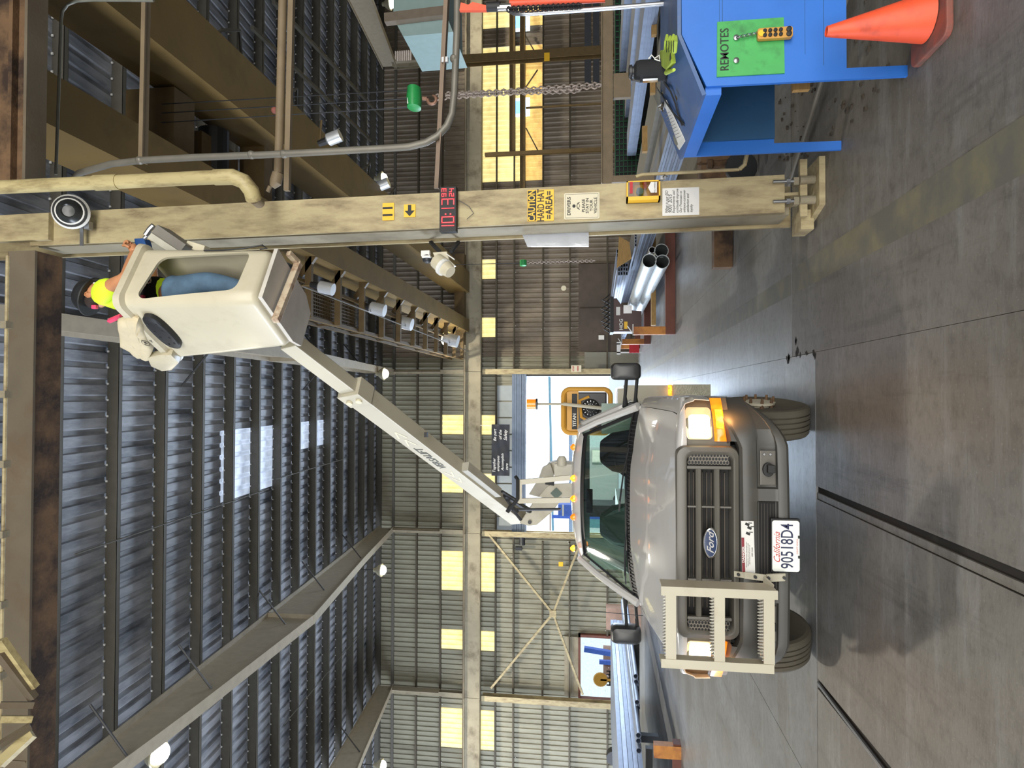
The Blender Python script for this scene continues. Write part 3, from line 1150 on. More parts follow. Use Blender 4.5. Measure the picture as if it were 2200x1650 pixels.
for ch, fx, w_ in (('1', .01, .13), ('0', .185, .15), ('1', .405, .12), ('3', .59, .14)):
    g = G(); seg_digit(g, b.x + W * fx, a.z + H * .1, W * w_, H * .78, ch); put('digit', g, LEDR, t)
g = G()
for z in (.33, .62):
    g.cb((b.x + W * .385, 5.416, a.z + H * z), (.012, .006, .012))
put('colon', g, LEDR, t)
for ch, fx, fz in (('9', .77, .58), ('3', .88, .58), ('2', .77, .12), ('4', .87, .12)):
    g = G(); seg_digit(g, b.x + W * fx, a.z + H * fz, W * .08, H * .3, ch, .22); put('digit', g, LEDR, t)
g = G(); g.tube([(a.x - .1, 5.47, a.z), (a.x - .16, 5.475, a.z - .1), (a.x - .22, 5.48, a.z - .14), (a.x - .27, 5.48, a.z - .08)], .003, 5)
put('cord', g, DARK, t)
# caution
a = pp(1190, 407); b = pp(1133, 476)
t = sign('caution_sign', 'yellow caution hard hat area sign wrapped on column', 'sign', b.x, a.x, a.z, b.z, YELB)
W = a.x - b.x; H = b.z - a.z
g = G(); g.box(b.x + .005, a.x - .005, FY - .008, FY - .006, b.z - H * .34, b.z - H * .02); put('header_band', g, INK, t)
mx_ = (a.x + b.x) / 2
text('CAUTION', H * .36, YELB, t, (mx_, FY - .0095, b.z - H * .18), sx=.74, bold=.02)
text('HARD HAT', H * .36, INK, t, (mx_, FY - .0075, b.z - H * .52), sx=.68, bold=.02)
text('=AREA=', H * .36, INK, t, (mx_, FY - .0075, b.z - H * .83), sx=.82, bold=.02)
# drivers
a = pp(1288, 413); b = pp(1212, 472)
t = sign('driver_sign', 'cream sign telling drivers to stay in vehicle, on column', 'sign', b.x, a.x, a.z, b.z, SIGNC, r=.01)
W = a.x - b.x; H = b.z - a.z; mx_ = (a.x + b.x) / 2
g = G()
for (x0, x1, z0, z1) in ((b.x + .01, a.x - .01, b.z - .013, b.z - .011), (b.x + .01, a.x - .01, a.z + .011, a.z + .013), (b.x + .01, b.x + .012, a.z + .011, b.z - .011), (a.x - .012, a.x - .01, a.z + .011, b.z - .011)):
    g.box(x0, x1, FY - .0075, FY - .006, z0, z1)
put('border_line', g, INK, t)
for s_, fz, k in (('DRIVERS', .86, .14), ('PLEASE', .45, .12), ('STAY IN', .34, .12), ('YOUR', .23, .12), ('VEHICLE', .11, .12)):
    text(s_, H * k, INK, t, (mx_, FY - .0075, a.z + H * fz), sx=1.0, bold=.015)
g = G(); g.lathe([(.014, 0), (.014, .001)], Matrix.Translation((mx_, FY - .007, a.z + H * .72)) @ Matrix.Rotation(PI / 2, 4, 'X'), 14)
g.tube([(mx_ - .03, FY - .007, a.z + H * .56), (mx_ - .02, FY - .007, a.z + H * .62), (mx_, FY - .007, a.z + H * .64), (mx_ + .02, FY - .007, a.z + H * .62), (mx_ + .03, FY - .007, a.z + H * .56)], .003, 5)
g.tube([(mx_ - .022, FY - .007, a.z + H * .6), (mx_, FY - .007, a.z + H * .55), (mx_ + .022, FY - .007, a.z + H * .6)], .002, 5)
put('driver_pictogram', g, INK, t)
# yellow valve box
a = pp(1418, 388, 5.42); b = pp(1346, 432, 5.42)
t = thing('shutoff_box', 'yellow clear-fronted pull station box with blue handle', 'box', ((a.x + b.x) / 2, 5.46, a.z))
W = a.x - b.x; H = b.z - a.z
g = G()
g.box(b.x, b.x + .03, 5.40, 5.495, a.z, b.z); g.box(a.x - .01, a.x, 5.40, 5.495, a.z, b.z)
g.box(b.x, a.x, 5.40, 5.495, b.z - .012, b.z); g.box(b.x, a.x, 5.40, 5.495, a.z, a.z + .012); g.box(b.x, a.x, 5.485, 5.496, a.z, b.z)
put('case', g, YELB, t)
g = G(); g.box(b.x + .03, a.x - .01, 5.402, 5.405, a.z + .01, b.z - .01); put('cover', g, CLEAR, t)
g = G(); g.cb((b.x + W * .52, 5.44, a.z + H * .62), (.05, .03, .03)); g.cyl((b.x + W * .5, 5.46, a.z + H * .6), (b.x + W * .5, 5.42, a.z + H * .6), .03, n=12); g.cb((b.x + W * .35, 5.45, a.z + H * .6), (.06, .02, .02)); put('valve_handle', g, BLUEO, t)
g = G(); g.cb((b.x + W * .78, 5.43, a.z + H * .46), (.055, .03, .03)); put('pull_knob', g, INKR, t)
g = G(); g.prism([(b.x + W * .35, 5.400, a.z + H * .1), (b.x + W * .9, 5.400, a.z + H * .1), (b.x + W * .9, 5.400, a.z + H * .28), (b.x + W * .62, 5.400, a.z + H * .36), (b.x + W * .35, 5.400, a.z + H * .28)], (0, -.001, 0)); put('tag_label', g, PAPER, t)
text('PULL HANDLE', .016, INK, t, (b.x + W * .62, 5.3975, a.z + H * .16), sx=.9)
g = G(); g.box(b.x + W * .35, b.x + W * .95, 5.399, 5.401, b.z - .05, b.z - .025); put('red_label', g, INKR, t)
# handwritten paper
a = pp(1502, 402); b = pp(1423, 464)
t = sign('paper_notice', 'white handwritten paper notice low on column', 'notice', b.x, a.x, a.z, b.z, PAPER, th=.002, r=.001)
W = a.x - b.x; H = b.z - a.z; mx_ = (a.x + b.x) / 2
for i, (s_, k) in enumerate((('What is our ISO', .10), ('9001 2015', .13), ('Requirements and', .09), ('continually improve', .09), ('Our Processes to', .09), ('enhance customer', .09), ('satisfaction and', .09), ('loyalty', .09))):
    text(s_, H * k * 1.15, INK, t, (b.x + .02, FY - .004, b.z - H * (.12 + .095 * i)), sx=.82, shear=.25, align='LEFT')
# clear leaflet holder hung from the rear flange, left of the column
a = P(1265, 499, Y=5.93); b = P(1122, 530, Y=5.93)
t = thing('document_sheet', 'shiny clear plastic sheet hanging left of column', 'sheet', ((a.x + b.x) / 2, 5.93, a.z))
g = G(); g.prism([P(1265, 499, Y=5.93), P(1265, 530, Y=5.93), P(1133, 530, Y=5.93), P(1121, 502, Y=5.93)], (0, .006, 0))
put('sleeve', g, mat('plastic_sleeve', '#c4c8d0', .12, var=.08, scale=7, bump=.5, bscale=9), t)
# camera cluster
base = P(960, 520, Y=5.9)
t = thing('camera_cluster', 'white security camera and small dome on brackets beside column', 'camera', base)
g = G()
for q in ((925, 520), (985, 520)):
    g.beam(P(q[0], q[1], Y=5.92), P(945 + (q[0] - 925) * .4, 541, Y=5.75), .025, .03)
put('bracket', g, DARK, t)
g = G(); g.prism([P(929, 542, Y=5.7), P(960, 540, Y=5.7), P(965, 558, Y=5.7), P(978, 570, Y=5.7), P(962, 578, Y=5.7), P(940, 566, Y=5.7)], (0, .06, 0)); put('mount_block', g, BKT, t, bevel=.006)
g = G(); p = P(938, 560, Y=5.68); q = P(968, 585, Y=5.62); g.tube([p, (p + q) / 2, q], [.07, .075, .055], 16); put('horn_body', g, BKT, t, smooth=True)
g = G(); g.tube([P(950, 572, Y=5.64), P(955, 576, Y=5.63)], .079, 16); put('horn_ring', g, PAPER, t)
g = G(); c = P(918, 556, Y=5.7); g.ball(c, .045, (1, 1, 1)); put('lens_dome', g, DARK, t, smooth=True)
g = G(); c = P(915, 545, Y=5.7); g.cb(c, (.05, .05, .08)); g.cb(P(918, 553, Y=5.69), (.02, .09, .08)); g.cb(P(968, 552, Y=5.7), (.012, .03, .09), Matrix.Rotation(.6, 3, 'Y')); put('dome_housing', g, PAPER, t, bevel=.005)
# alarm light
c = P(152, 455, Y=5.3)
t = thing('round_beacon', 'large round glass-fronted lamp mounted high on column', 'lamp', c)
dv = (CAM - c); M = Matrix.Translation(c) @ (V((-.15, -1, -.5))).to_track_quat('Z', 'Y').to_matrix().to_4x4()
g = G(); g.lathe([(.09, -.14), (.145, -.05), (.155, 0), (.14, .02)], M, 28); put('bowl', g, PAPER, t, smooth=True)
g = G(); g.lathe([(.138, .018), (.138, .026), (.125, .03)], M, 28); put('dark_gasket', g, BLACK, t)
g = G(); g.lathe([(.118, .022), (.118, .036), (.110, .040)], M, 28); put('rim', g, PAPER, t)
g = G(); g.lathe([(.112, .03), (.098, .055), (.06, .075), (.05, .065), (.01, .07)], M, 28); put('lens', g, mat('smoked_glass', '#2a2c2c', .28, var=.2, scale=20), t, smooth=True)
g = G(); p = P(176, 430, Y=5.42); q = P(176, 528, Y=5.42); g.beam(p, q, .012, .035); g.cb(P(190, 485, Y=5.42), (.07, .05, .05)); put('strut_channel', g, STEEL, t)

# ================================================================== PIPES AND CONDUITS NEAR THE COLUMN
t = thing('cream_pipe', 'thick cream vertical pipe with elbow beside column top', 'pipe', P(480, 378, Y=5.0))
X0 = 1.80
R_ = .058
g = G(); g.tube([P(-40, 404, Y=5.0), P(205, 393, Y=5.0)], R_, 18); g.tube([P(205, 393, Y=5.0), P(478, 380, Y=5.0)], R_, 18); put('straight_length', g, PVC, t, smooth=True)
g = G(); g.tube([P(205, 393, Y=5.0), P(255, 391, Y=5.0)], R_ * 1.13, 18); put('coupling', g, PVC, t, smooth=True)
g = G(); g.tube([P(462, 381, Y=5.0), P(500, 380, Y=5.0), P(524, 390, Y=5.02), P(540, 410, Y=5.05), P(545, 428, Y=5.1)], R_ * 1.12, 18); put('elbow', g, PVC, t, smooth=True)
g = G(); g.tube([P(545, 426, Y=5.1), P(557, 436, Y=5.25)], R_ * .8, 14); put('stub', g, PIPEB, t, smooth=True)

t = thing('grey_conduit', 'thick grey conduit bending round from the upper right to ceiling', 'conduit', P(880, 312, Y=6.0))
pts = [P(983, -30, Y=6), P(982, 60, Y=6), P(979, 130, Y=6), P(976, 200, Y=6), P(971, 245, Y=6), P(960, 270, Y=6), P(940, 292, Y=6), P(915, 306, Y=6), P(880, 315, Y=6), P(840, 318, Y=6), P(700, 326, Y=6), P(560, 333, Y=6), P(420, 338, Y=6), P(310, 344, Y=6), P(240, 352, Y=6), P(170, 372, Y=6.1), P(150, 395, Y=6.2)]
g = G(); g.tube(pts, .034, 12); put('tube', g, PIPEG, t, smooth=True)
for q in ((976, 126), (610, 331), (540, 333), (300, 345)):
    g = G(); c = P(*q, Y=6); g.ball(c, .043, n=10); put('coupling', g, PIPEG, t)
g = G(); g.cb(P(956, 129, Y=6), (.05, .03, .06)); put('clamp', g, STEEL, t)
t = thing('brown_angle', 'thin brown angle iron running right from the digital clock', 'beam', P(948, 200, Y=6.05))
g = G(); g.beam(P(961, -30, Y=6.05), P(939, 405, Y=6.05), .03, .052); g.beam(P(964, -30, Y=6.0), P(942, 405, Y=6.0), .06, .01); put('angle', g, mat('brown_angle_paint', '#7d6a58', .6, var=.1), t)
t = thing('sprinkler_pipe', 'brown horizontal pipe beside a channel, right of the column', 'pipe', P(605, 200, Y=6.2))
g = G(); g.tube([P(608, -30, Y=6.2), P(600, 300, Y=6.2), P(597, 372, Y=6.2)], .042, 14); put('tube', g, PIPEB, t, smooth=True)
g = G(); g.tube([P(597, 372, Y=6.2), P(592, 392, Y=6.2), P(585, 402, Y=6.2)], [.055, .06, .03], 14); g.cyl(P(580, 400, Y=6.2), P(575, 412, Y=6.2), .02); put('valve_fitting', g, PIPEB, t, smooth=True)
g = G(); g.beam(P(627, -30, Y=6.25), P(617, 410, Y=6.25), .05, .055); put('channel', g, PIPEB, t)
g = G(); g.ball(P(590, 237, Y=6.3), .035); put('plug', g, ORANGED, t)
t = thing('upper_channel', 'brown horizontal channel high right of the column', 'beam', P(312, 150, Y=6.2))
g = G(); g.beam(P(310, -30, Y=6.2), P(302, 352, Y=6.2), .02, .045); g.beam(P(319, -30, Y=6.26), P(312, 352, Y=6.26), .07, .012); put('channel', g, PIPEB, t)
t = thing('thin_conduit', 'thin pale conduit with a bend at the upper right corner', 'conduit', P(130, 100, Y=6.0))
g = G(); g.tube([P(330, 1, Y=6), P(200, 0, Y=6), P(165, 2, Y=6), P(145, 10, Y=6), P(134, 24, Y=6), P(131, 45, Y=6), P(126, 200, Y=6), P(120, 375, Y=6)], .0155, 10); put('tube', g, mat('thin_conduit_paint', '#8b8c82', .45, metal=.4), t, smooth=True)

# ---- hook block with chain
hc = P(890, 211, Y=9.0)
t = thing('hook_block', 'green crane hook block with hook on cables, right side', 'hook', hc)
g = G(); g.lathe([(.06, -.165), (.135, -.14), (.15, 0), (.135, .14), (.06, .165)], Matrix.Translation(hc) @ Matrix.Rotation(PI / 2, 4, 'Y') @ Matrix.Diagonal((1, 1, 1, 1)), 20, sx=.72)
put('block', g, GREENH, t, smooth=True)
g = G(); g.cb(hc + V((-.08, -.10, .03)), (.08, .03, .08)); put('sticker', g, PAPER, t)
g = G(); b0 = P(908, 211, Y=9); b1 = P(925, 214, Y=9)
g.cyl(b0, P(918, 212, Y=9), .03, n=10)
ctr = P(928, 214, Y=9)
g.tube([ctr + V((math.cos(a) * .062, 0, math.sin(a) * .062)) for a in [math.radians(d) for d in range(80, 380, 25)]], [.024] * 10 + [.018, .012], 10)
put('hook', g, COPPER, t, smooth=True)
g = G()
for dx, sx_ in ((-.16, 0), (0, .02), (.15, .04)):
    g.tube([hc + V((dx * .8, 0, .1)), V((hc.x + dx * .9, 9.0, 8.3))], .008, 5)
put('wire_rope', g, DARK, t)


def chain(name, label, p, q, n, r, th, m, grp=None):
    t = thing(name, label, 'chain', q, grp)
    p, q = V(p), V(q)
    d, s, u = frame(q - p)
    L = (q - p).length / n
    g = G()
    for i in range(n):
        c = p + (q - p) * ((i + .5) / n)
        a = s if i % 2 else u
        pts = []
        for k in range(8):
            tt = 2 * PI * k / 8
            pts.append(c + d * (L * .72 * math.cos(tt)) + a * (r * math.sin(tt)))
        g.tube(pts, th, 4, closed=True)
    put('links', g, m, t)
    return t


chain('lifting_chain', 'doubled steel chain hanging down from the green hook block', P(936, 209, Y=9), P(1290, 183, Y=9), 44, .045, .012, mat('chain_steel', '#a79a90', .45, metal=.3))
chain('lifting_chain', 'second fall of steel chain hanging beside the first', P(960, 203, Y=9.1), P(1245, 194, Y=9.1), 38, .04, .011, MATS['chain_steel'])
hc2 = P(1124, 565, Y=24)
t = thing('hook_block', 'small distant green hook block left of the column', 'hook', hc2)
g = G(); g.lathe([(.08, -.12), (.13, -.1), (.13, .1), (.08, .12)], Matrix.Translation(hc2) @ Matrix.Rotation(PI / 2, 4, 'Y'), 14); put('block', g, GREENH, t, smooth=True)
g = G(); g.cyl(hc2, (hc2.x, 24, 7.8), .012, n=5); put('wire_rope', g, DARK, t)
chain('lifting_chain', 'thin distant chain hanging from the small green hook block', P(1133, 564, Y=24), P(1278, 560, Y=24), 30, .05, .014, MATS['chain_steel'])

# ---- teal clad crane cab / panel box, top right
t = thing('teal_cabinet', 'pale teal sheet metal cab hanging at the upper right', 'cab', P(950, 40, Y=14))
g = G(); g.prism([P(850, 48, Y=14), P(866, 78, Y=14), P(960, 70, Y=14), P(973, 68, Y=14), P(962, 40, Y=14), P(960, -60, Y=14), P(845, -60, Y=14), P(845, 30, Y=14)], (0, 1.6, 0)); put('body', g, TEAL, t)
g = G(); g.beam(P(828, 42, Y=13.9), P(960, 26, Y=13.9), .18, .2); put('channel', g, mat('cab_channel', '#75695a', .6), t)

# ---- orange lifting pole group at the right edge
t = thing('orange_jaw_pole', 'orange notched pole with black collar hanging at right edge', 'pole', P(1300, 6, Y=4.8))
g = G(); g.prism([P(987, 22, Y=4.8), P(990, 5, Y=4.8), P(1006, 10, Y=4.8), P(1015, 4, Y=4.8), P(1048, 12, Y=4.8), P(1048, 22, Y=4.8)], (0, .03, 0)); put('jaw', g, ORANGE, t)
g = G(); g.tube([P(1046, 15, Y=4.8), P(1075, 14, Y=4.8)], .035, 14); put('collar', g, BLACK, t, smooth=True)
g = G(); g.tube([P(1070, 17, Y=4.8), P(1098, 16, Y=4.8)], .03, 14); put('clamp', g, CHROME, t, smooth=True)
g = G(); g.tube([P(1095, 7, Y=4.8), P(1300, -2, Y=4.8)], .024, 12); put('shaft', g, ORANGE, t, smooth=True)
t = thing('steel_tube', 'long grey tube running alongside the orange pole at right edge', 'pipe', P(1300, 16, Y=4.8))
g = G(); g.tube([P(1085, 18, Y=4.85), P(1105, 29, Y=4.8), P(1130, 30, Y=4.8), P(1300, 18, Y=4.8), P(1470, 4, Y=4.8)], .016, 10); put('tube', g, STEEL, t, smooth=True)
chain('hand_chain', 'dark link chain draped along the orange pole', P(1090, 20, Y=4.75), P(1250, 12, Y=4.75), 30, .022, .006, DARK)

# ---- horizontal rack beam and bracket, right background
t = thing('rack_beam', 'long brown horizontal beam behind blue desk and bottle', 'beam', (5.4, 12, 1.5))
a = P(1304, -30, Y=12); b = P(1304, 395, Y=12)
g = G(); g.ib(a, b, .16, .21, .02, .02); put('beam', g, PIPEB, t)
g = G(); a = P(1318, 160, Y=12); g.box(P(1330, 212, Y=12).x, P(1330, 160, Y=12).x, 11.95, 12.05, P(1355, 180, Y=12).z, P(1318, 180, Y=12).z); put('bracket', g, PIPEB, t)
for x in (3.95, 7.6):
    g = G(); g.beam((x, 12, 0), (x, 12, 1.5), .12, .12); put('post', g, PIPEB, t)

# ================================================================== STOCK ON THE FLOOR
ORD = ('first', 'second', 'third', 'fourth', 'fifth', 'sixth', 'seventh', 'eighth', 'ninth', 'tenth', 'eleventh', 'twelfth')


def tubes(name, label, group, cat, x0, z0, nx, nz, w, h, y0, y1, m, sl=0.0, hollow=True, t_=.006, dxs=0):
    """a bundle of rectangular tubes, every tube its own object"""
    first = None
    k = 0
    for j in range(nz):
        for i in range(nx):
            k += 1
            if first is None:
                g = G()
                if hollow:
                    a, b = w * .485, h * .455
                    ai, bi = a - t_ * 2, b - t_ * 2
                    L = y1 - y0
                    lo = [[(-a, yy, 0), (a, yy, 0), (a, yy, 2 * b), (-a, yy, 2 * b)] for yy in (0, L)]
                    li = [[(-ai, yy, t_ * 2), (ai, yy, t_ * 2), (ai, yy, 2 * b - t_ * 2), (-ai, yy, 2 * b - t_ * 2)] for yy in (L, 0)]
                    g.loft([lo[0], lo[1], li[0], li[1], lo[0]], cap0=False, cap1=False)
                else:
                    g.box(-w * .48, w * .48, 0, y1 - y0, 0, h * .96)
                me = g.mesh(name)
                me.materials.append(m)
                first = me
                alt = me.copy()
                alt.materials.clear()
                alt.materials.append(DTUBE)
            o = bpy.data.objects.new(name, first if (i + j) % 2 == 0 or random.random() < .3 else alt)
            COL.objects.link(o)
            o.location = (x0 + i * w + dxs * j + random.uniform(-.002, .002), y0 + random.uniform(-.03, .03), z0 + j * h)
            o.rotation_euler = (0, 0, -sl)
            tag(o, '%s %s, %s layer up, %s' % (ORD[i], cat, ORD[j], label), cat, group)


def pipes(name, label, group, cat, pts, r, y0, y1, m, sl=0.0):
    g = G(); g.pipe((0, 0, 0), (0, y1 - y0, 0), r, r * .88, 16)
    me = g.mesh(name, smooth=True, sharp=50)
    me.materials.append(m)
    for (x, z, dy) in pts:
        o = bpy.data.objects.new(name, me)
        COL.objects.link(o)
        o.location = (x, y0 + dy, z)
        o.rotation_euler = (0, 0, -sl)
        tag(o, label, cat, group)


# red floor racks right of the truck
def rack(name, label, x0, x1, y, z1, hh=.42):
    t = thing(name, label, 'rack', ((x0 + x1) / 2, y, 0))
    g = G(); g.box(x0, x1, y - .1, y + .1, .0, .22); put('crossbeam', g, RACKR, t, bevel=.008)
    g = G(); g.box(x0, x0 + .18, y - .1, y + .1, .22, z1); put('post', g, RACKO, t)
    g = G(); g.box(x0 - .02, x0 + .24, y - .12, y - .1, z1 - .0, z1 + .02); g.beam((x0, y - .11, z1), (x0 + .2, y - .11, z1 + .14), .02, .02); put('post_cap', g, PAPER, t)
    return t


rack('floor_rack', 'red floor rack with orange post nearest, under the silver ducts', 1.42, 5.6, 15.4, .95)
rack('floor_rack', 'rear red floor rack with orange post, nearer the far gate', 1.75, 5.6, 22.5, .95)
rack('floor_rack', 'third red floor rack behind the other two', 2.0, 5.6, 28.0, .8)
DG = 'big silver foil ducts'
g = G(); g.pipe((0, 0, 0), (0, 9.5, 0), .152, .14, 24)
dm = g.mesh('foil_duct', smooth=True, sharp=50); dm.materials.append(FOIL)
for i, (px, py, lab, dy) in enumerate(((1395, 560, 'upper left big round silver duct on the rack', 0), (1424, 560, 'lower left big round silver duct on the rack', .1), (1424, 532, 'right hand big round dark-mouthed duct on the rack', .3))):
    c = P(px, py, Y=14.2)
    o = bpy.data.objects.new('round_duct', dm); COL.objects.link(o); o.location = (c.x, 14.2 + dy, max(.38, c.z)); tag(o, lab, 'duct', DG)
g = G(); c = P(1401, 537, Y=14.6); g.pipe((c.x, 14.6, c.z), (c.x, 23, c.z), .075, .065, 16); tag(put('small_pipe', g, STEEL, smooth=True), 'small dark pipe lying between the three silver ducts', 'pipe')
# timber under
g = G(); g.box(1.9, 5.4, 17.8, 18.0, .22, .34); tag(put('timber_bearer', g, WOOD), 'yellow timber bearer under the square tube stacks', 'timber')
# square tube bundles
tubes('steel_tube', 'dull square tube stack right of the ducts', 'tube bundle behind the silver ducts', 'tube', 4.0, .45, 8, 4, .09, .09, 17.5, 28, DTUBE)
tubes('steel_tube', 'bright upper stack behind the ducts', 'bright upper tube bundle', 'tube', 3.7, 1.0, 5, 3, .12, .08, 19.0, 28, GALVT)
tubes('steel_tube', 'bright stack between machine and gate', 'bright tubes near the machine', 'tube', 2.5, .62, 5, 2, .1, .08, 22.8, 28.8, GALVT)
tubes('steel_channel', 'pale channel stack left of the plywood', 'pale channels by the plywood', 'tube', 3.35, .95, 3, 4, .11, .07, 18.0, 27.5, GALVT)
g = G(); g.prism([P(1330, 508, Y=17.4), P(1352, 520, Y=17.4), P(1357, 555, Y=17.4), P(1325, 575, Y=17.4)], (0, .06, 0)); tag(put('plywood_sheet', g, WOOD), 'brown plywood sheet leaning on the tube stack', 'board')
# machine
mx0 = P(1375, 712, Y=20).x; mx1 = P(1375, 640, Y=20).x
t = thing('welding_machine', 'maroon machine with stencilled letters on the rack', 'machine', ((mx0 + mx1) / 2, 20.0, .46))
z0 = .46; z1 = P(1318, 690, Y=20).z
g = G(); g.prism([(mx0, 20, z0), (mx1 - .4, 20, z0), (mx1 - .35, 20, z0 + .5), (mx1, 20, z1 - .1), (mx1, 20, z1), (mx0, 20, z1)], (0, .7, 0)); put('cabinet', g, HOGM, t)
g = G(); g.box(mx0 - .02, mx1 + .05, 19.95, 20.8, z1, z1 + .1); put('top_tray', g, BLACK, t)
g = G()
for k in range(8):
    x = mx0 + (mx1 - mx0) * k / 8
    g.tube([(x, 20.3, z1 + .1), (x + .1, 20.2, z1 + .28 + .05 * (k % 3)), (x + .25, 20.3, z1 + .15), (x + .3, 20.3, z1 + .1)], .02, 5)
put('cable_tangle', g, BLACK, t)
text('HOG', .15, PAPER, t, (mx0 + .22, 19.99, z0 + (z1 - z0) * .72), rot=(PI / 2, 0, 0), bold=.02)
g = G(); g.box(mx0 + .55, mx0 + .8, 19.985, 19.995, z1 - .55, z1 - .3); put('panel_label', g, STEEL, t)
g = G(); g.box(mx0 + .08, mx0 + .3, 19.985, 19.995, z1 - .42, z1 - .32); put('yellow_label', g, YELB, t)
g = G(); g.box(mx0 + .5, mx0 + .75, 19.985, 19.995, z1 - .2, z1 - .08); put('white_label', g, PAPER, t)
# barriers near gate
t = thing('traffic_barrier', 'small red and white barrier stand beside the gate', 'barrier', (1.9, 27, 0))
g = G(); g.box(1.75, 1.8, 27, 27.05, 0, 1.0); g.box(2.1, 2.15, 27, 27.05, 0, 1.0); g.box(1.7, 2.2, 27, 27.05, .85, 1.0); put('frame', g, PAPER, t)
g = G(); g.box(1.75, 2.15, 26.98, 27, .1, .5); put('panel', g, INKR, t)
# steel offcut on floor left of column
t = thing('steel_beam_offcut', 'short rusty box beam lying on floor behind the column', 'beam', (2.0, 9.0, 0))
g = G(); g.box(1.70, 2.6, 8.85, 9.05, 0.0, .24); put('body', g, RUST, t, bevel=.01)
# wall items
for (px, py, nm, lab, c_, s_, m_) in ((1292, 725, 'wall_sticker', 'small red and white sticker on the brown wall panel', 'sticker', (.2, .01, .25), PAPER),
                                      (1285, 618, 'wall_disc', 'round pale disc on corrugated wall right of gate', 'disc', (.2, .02, .2), SIGNC),
                                      (1238, 792, 'stencil_sign', 'small stop sign paper on the gate column', 'sign', (.3, .01, .45), SIGNC),
                                      (1205, 1212, 'yellow_tag', 'small yellow box on girt left of the gate', 'box', (.2, .05, .2), YELB),
                                      (1175, 122, 'yellow_label', 'small yellow label on the brown right post', 'label', (.3, .02, .2), YELB)):
    Yw = 29.78 if 'stencil' not in nm else 29.28
    if nm == 'yellow_label':
        Yw = 23.8
    c = P(px, py, Y=Yw)
    if nm == 'wall_disc':
        c = P(1211, 619, Y=Yw)
        g = G(); g.cyl(c, c + V((0, .03, 0)), .12, n=16)
    else:
        g = G(); g.cb(c, s_)
    o = put(nm, g, m_); tag(o, lab, c_)
    if nm == 'stencil_sign':
        text('STOP', .1, INKR, o, (0, -.012, .35), bold=.02, local=True)
        text('HERE', .1, INKR, o, (0, -.012, .15), bold=.02, local=True)
# safety banner
a = P(1095, 912, Y=29.1); b = P(1056, 1022, Y=29.1)
t = thing('safety_banner', 'black wrinkled banner with white script hung above the gate', 'banner', ((a.x + b.x) / 2, 29.1, a.z))
g = G()
nx, nz = 24, 8
L_ = []
for j in range(nz + 1):
    row = []
    for i in range(nx + 1):
        x = b.x + (a.x - b.x) * i / nx; z = a.z + (b.z - a.z) * j / nz
        row.append((x, 29.1 + .03 * math.sin(i * .9 + j * .6) + .02 * math.sin(j * 1.7 - i * .4), z))
    L_.append(row)
g.loft(L_, closed=False)
put('cloth', g, mat('banner_black', '#20232c', .6, var=.15), t, smooth=True)
for x_ in (b.x + .05, a.x - .05):
    g = G(); g.tube([(x_, 29.1, b.z), (x_, 29.14, 7.06)], .012, 5); put('cord', g, PAPER, t)
H = b.z - a.z; W = a.x - b.x
for s_, fx, fz, k in (('Be part', .79, .8, .2), ('of the', .8, .5, .2), ('Safety', .79, .22, .22), ('Together', .2, .84, .19), ('employees', .24, .62, .18), ('Accomplish', .27, .38, .18), ('zero', .18, .14, .18)):
    text(s_, H * k * 1.1, PAPER, t, (b.x + W * fx, 29.03, a.z + H * fz), shear=.3, bold=.01)

# left pipe pile (left of truck) : every pipe its own object
pile = thing('pile_rack', 'low orange rack post at left under the pipe pile', 'rack', (-6.9, 13, 0))
q = P(1430, 1610, Y=14.5)
g = G(); g.box(q.x - .15, q.x + .12, 14.4, 14.6, 0, q.z + .25); put('post', g, RACKO, pile)
g = G(); g.box(q.x - 8, q.x + .16, 14.42, 14.66, 0, .16); put('crossbeam', g, RACKR, pile)
random.seed(5)
tubes('steel_tube', 'flat stack at left below the hatch', 'flat tube stack below the hatch', 'tube', -12.0, .72, 9, 5, .40, .115, 14.2, 25.5, GALVT, t_=.012)
for i, (px, py, Yn) in enumerate(((1366, 1453, 17.5), (1367, 1465, 17.5), (1368, 1477, 17.5), (1369, 1509, 16.5), (1370, 1521, 16.5), (1372, 1580, 15.2), (1372, 1592, 15.2), (1373, 1613, 15.0))):
    c = P(px, py, Y=Yn)
    g = G(); g.pipe((c.x, Yn, c.z), (c.x, 25, c.z), .062, .053, 14)
    tag(put('steel_pipe', g, GALVT, smooth=True), '%s open round pipe counting left from the truck mirror' % ORD[i], 'pipe', 'round pipes in front of the left stack')
# dark rack timber under the pile
g = G(); a = P(1385, 1400, Y=20); g.box(-12.6, -7.2, 19.7, 19.9, .55, .70); g.box(-10.2, -10.0, 19.7, 19.9, 0, .55); g.box(-11.5, -11.3, 19.7, 19.9, 0, .55)
tag(put('pile_bearer', g, BLACK), 'dark steel bearer under the middle of the left pipe stack', 'bearer')
g = G(); g.box(-12.6, -7.9, 15.0, 15.15, .55, .70); g.box(-9.6, -9.4, 15.0, 15.15, 0, .55)
tag(put('pile_bearer', g, BLACK), 'dark steel bearer under the near end of the left pipe stack', 'bearer')
# crate and machine bits by left mirror
c = P(1310, 1325, Y=28); g = G(); g.box(c.x - .45, c.x + .45, 27.7, 28.3, 0, c.z + .15); tag(put('wooden_crate', g, TANB), 'small brown crate by far wall behind the left mirror', 'crate')
c = P(1318, 1630, Y=28.5); g = G(); g.cyl(c, c + V((0, .4, 0)), .3, n=16); g.cb(c + V((0, .1, -.5)), (.1, .1, 1.0)); tag(put('wall_fan', g, DARK, smooth=True), 'dark round fan standing against the far left wall', 'fan')

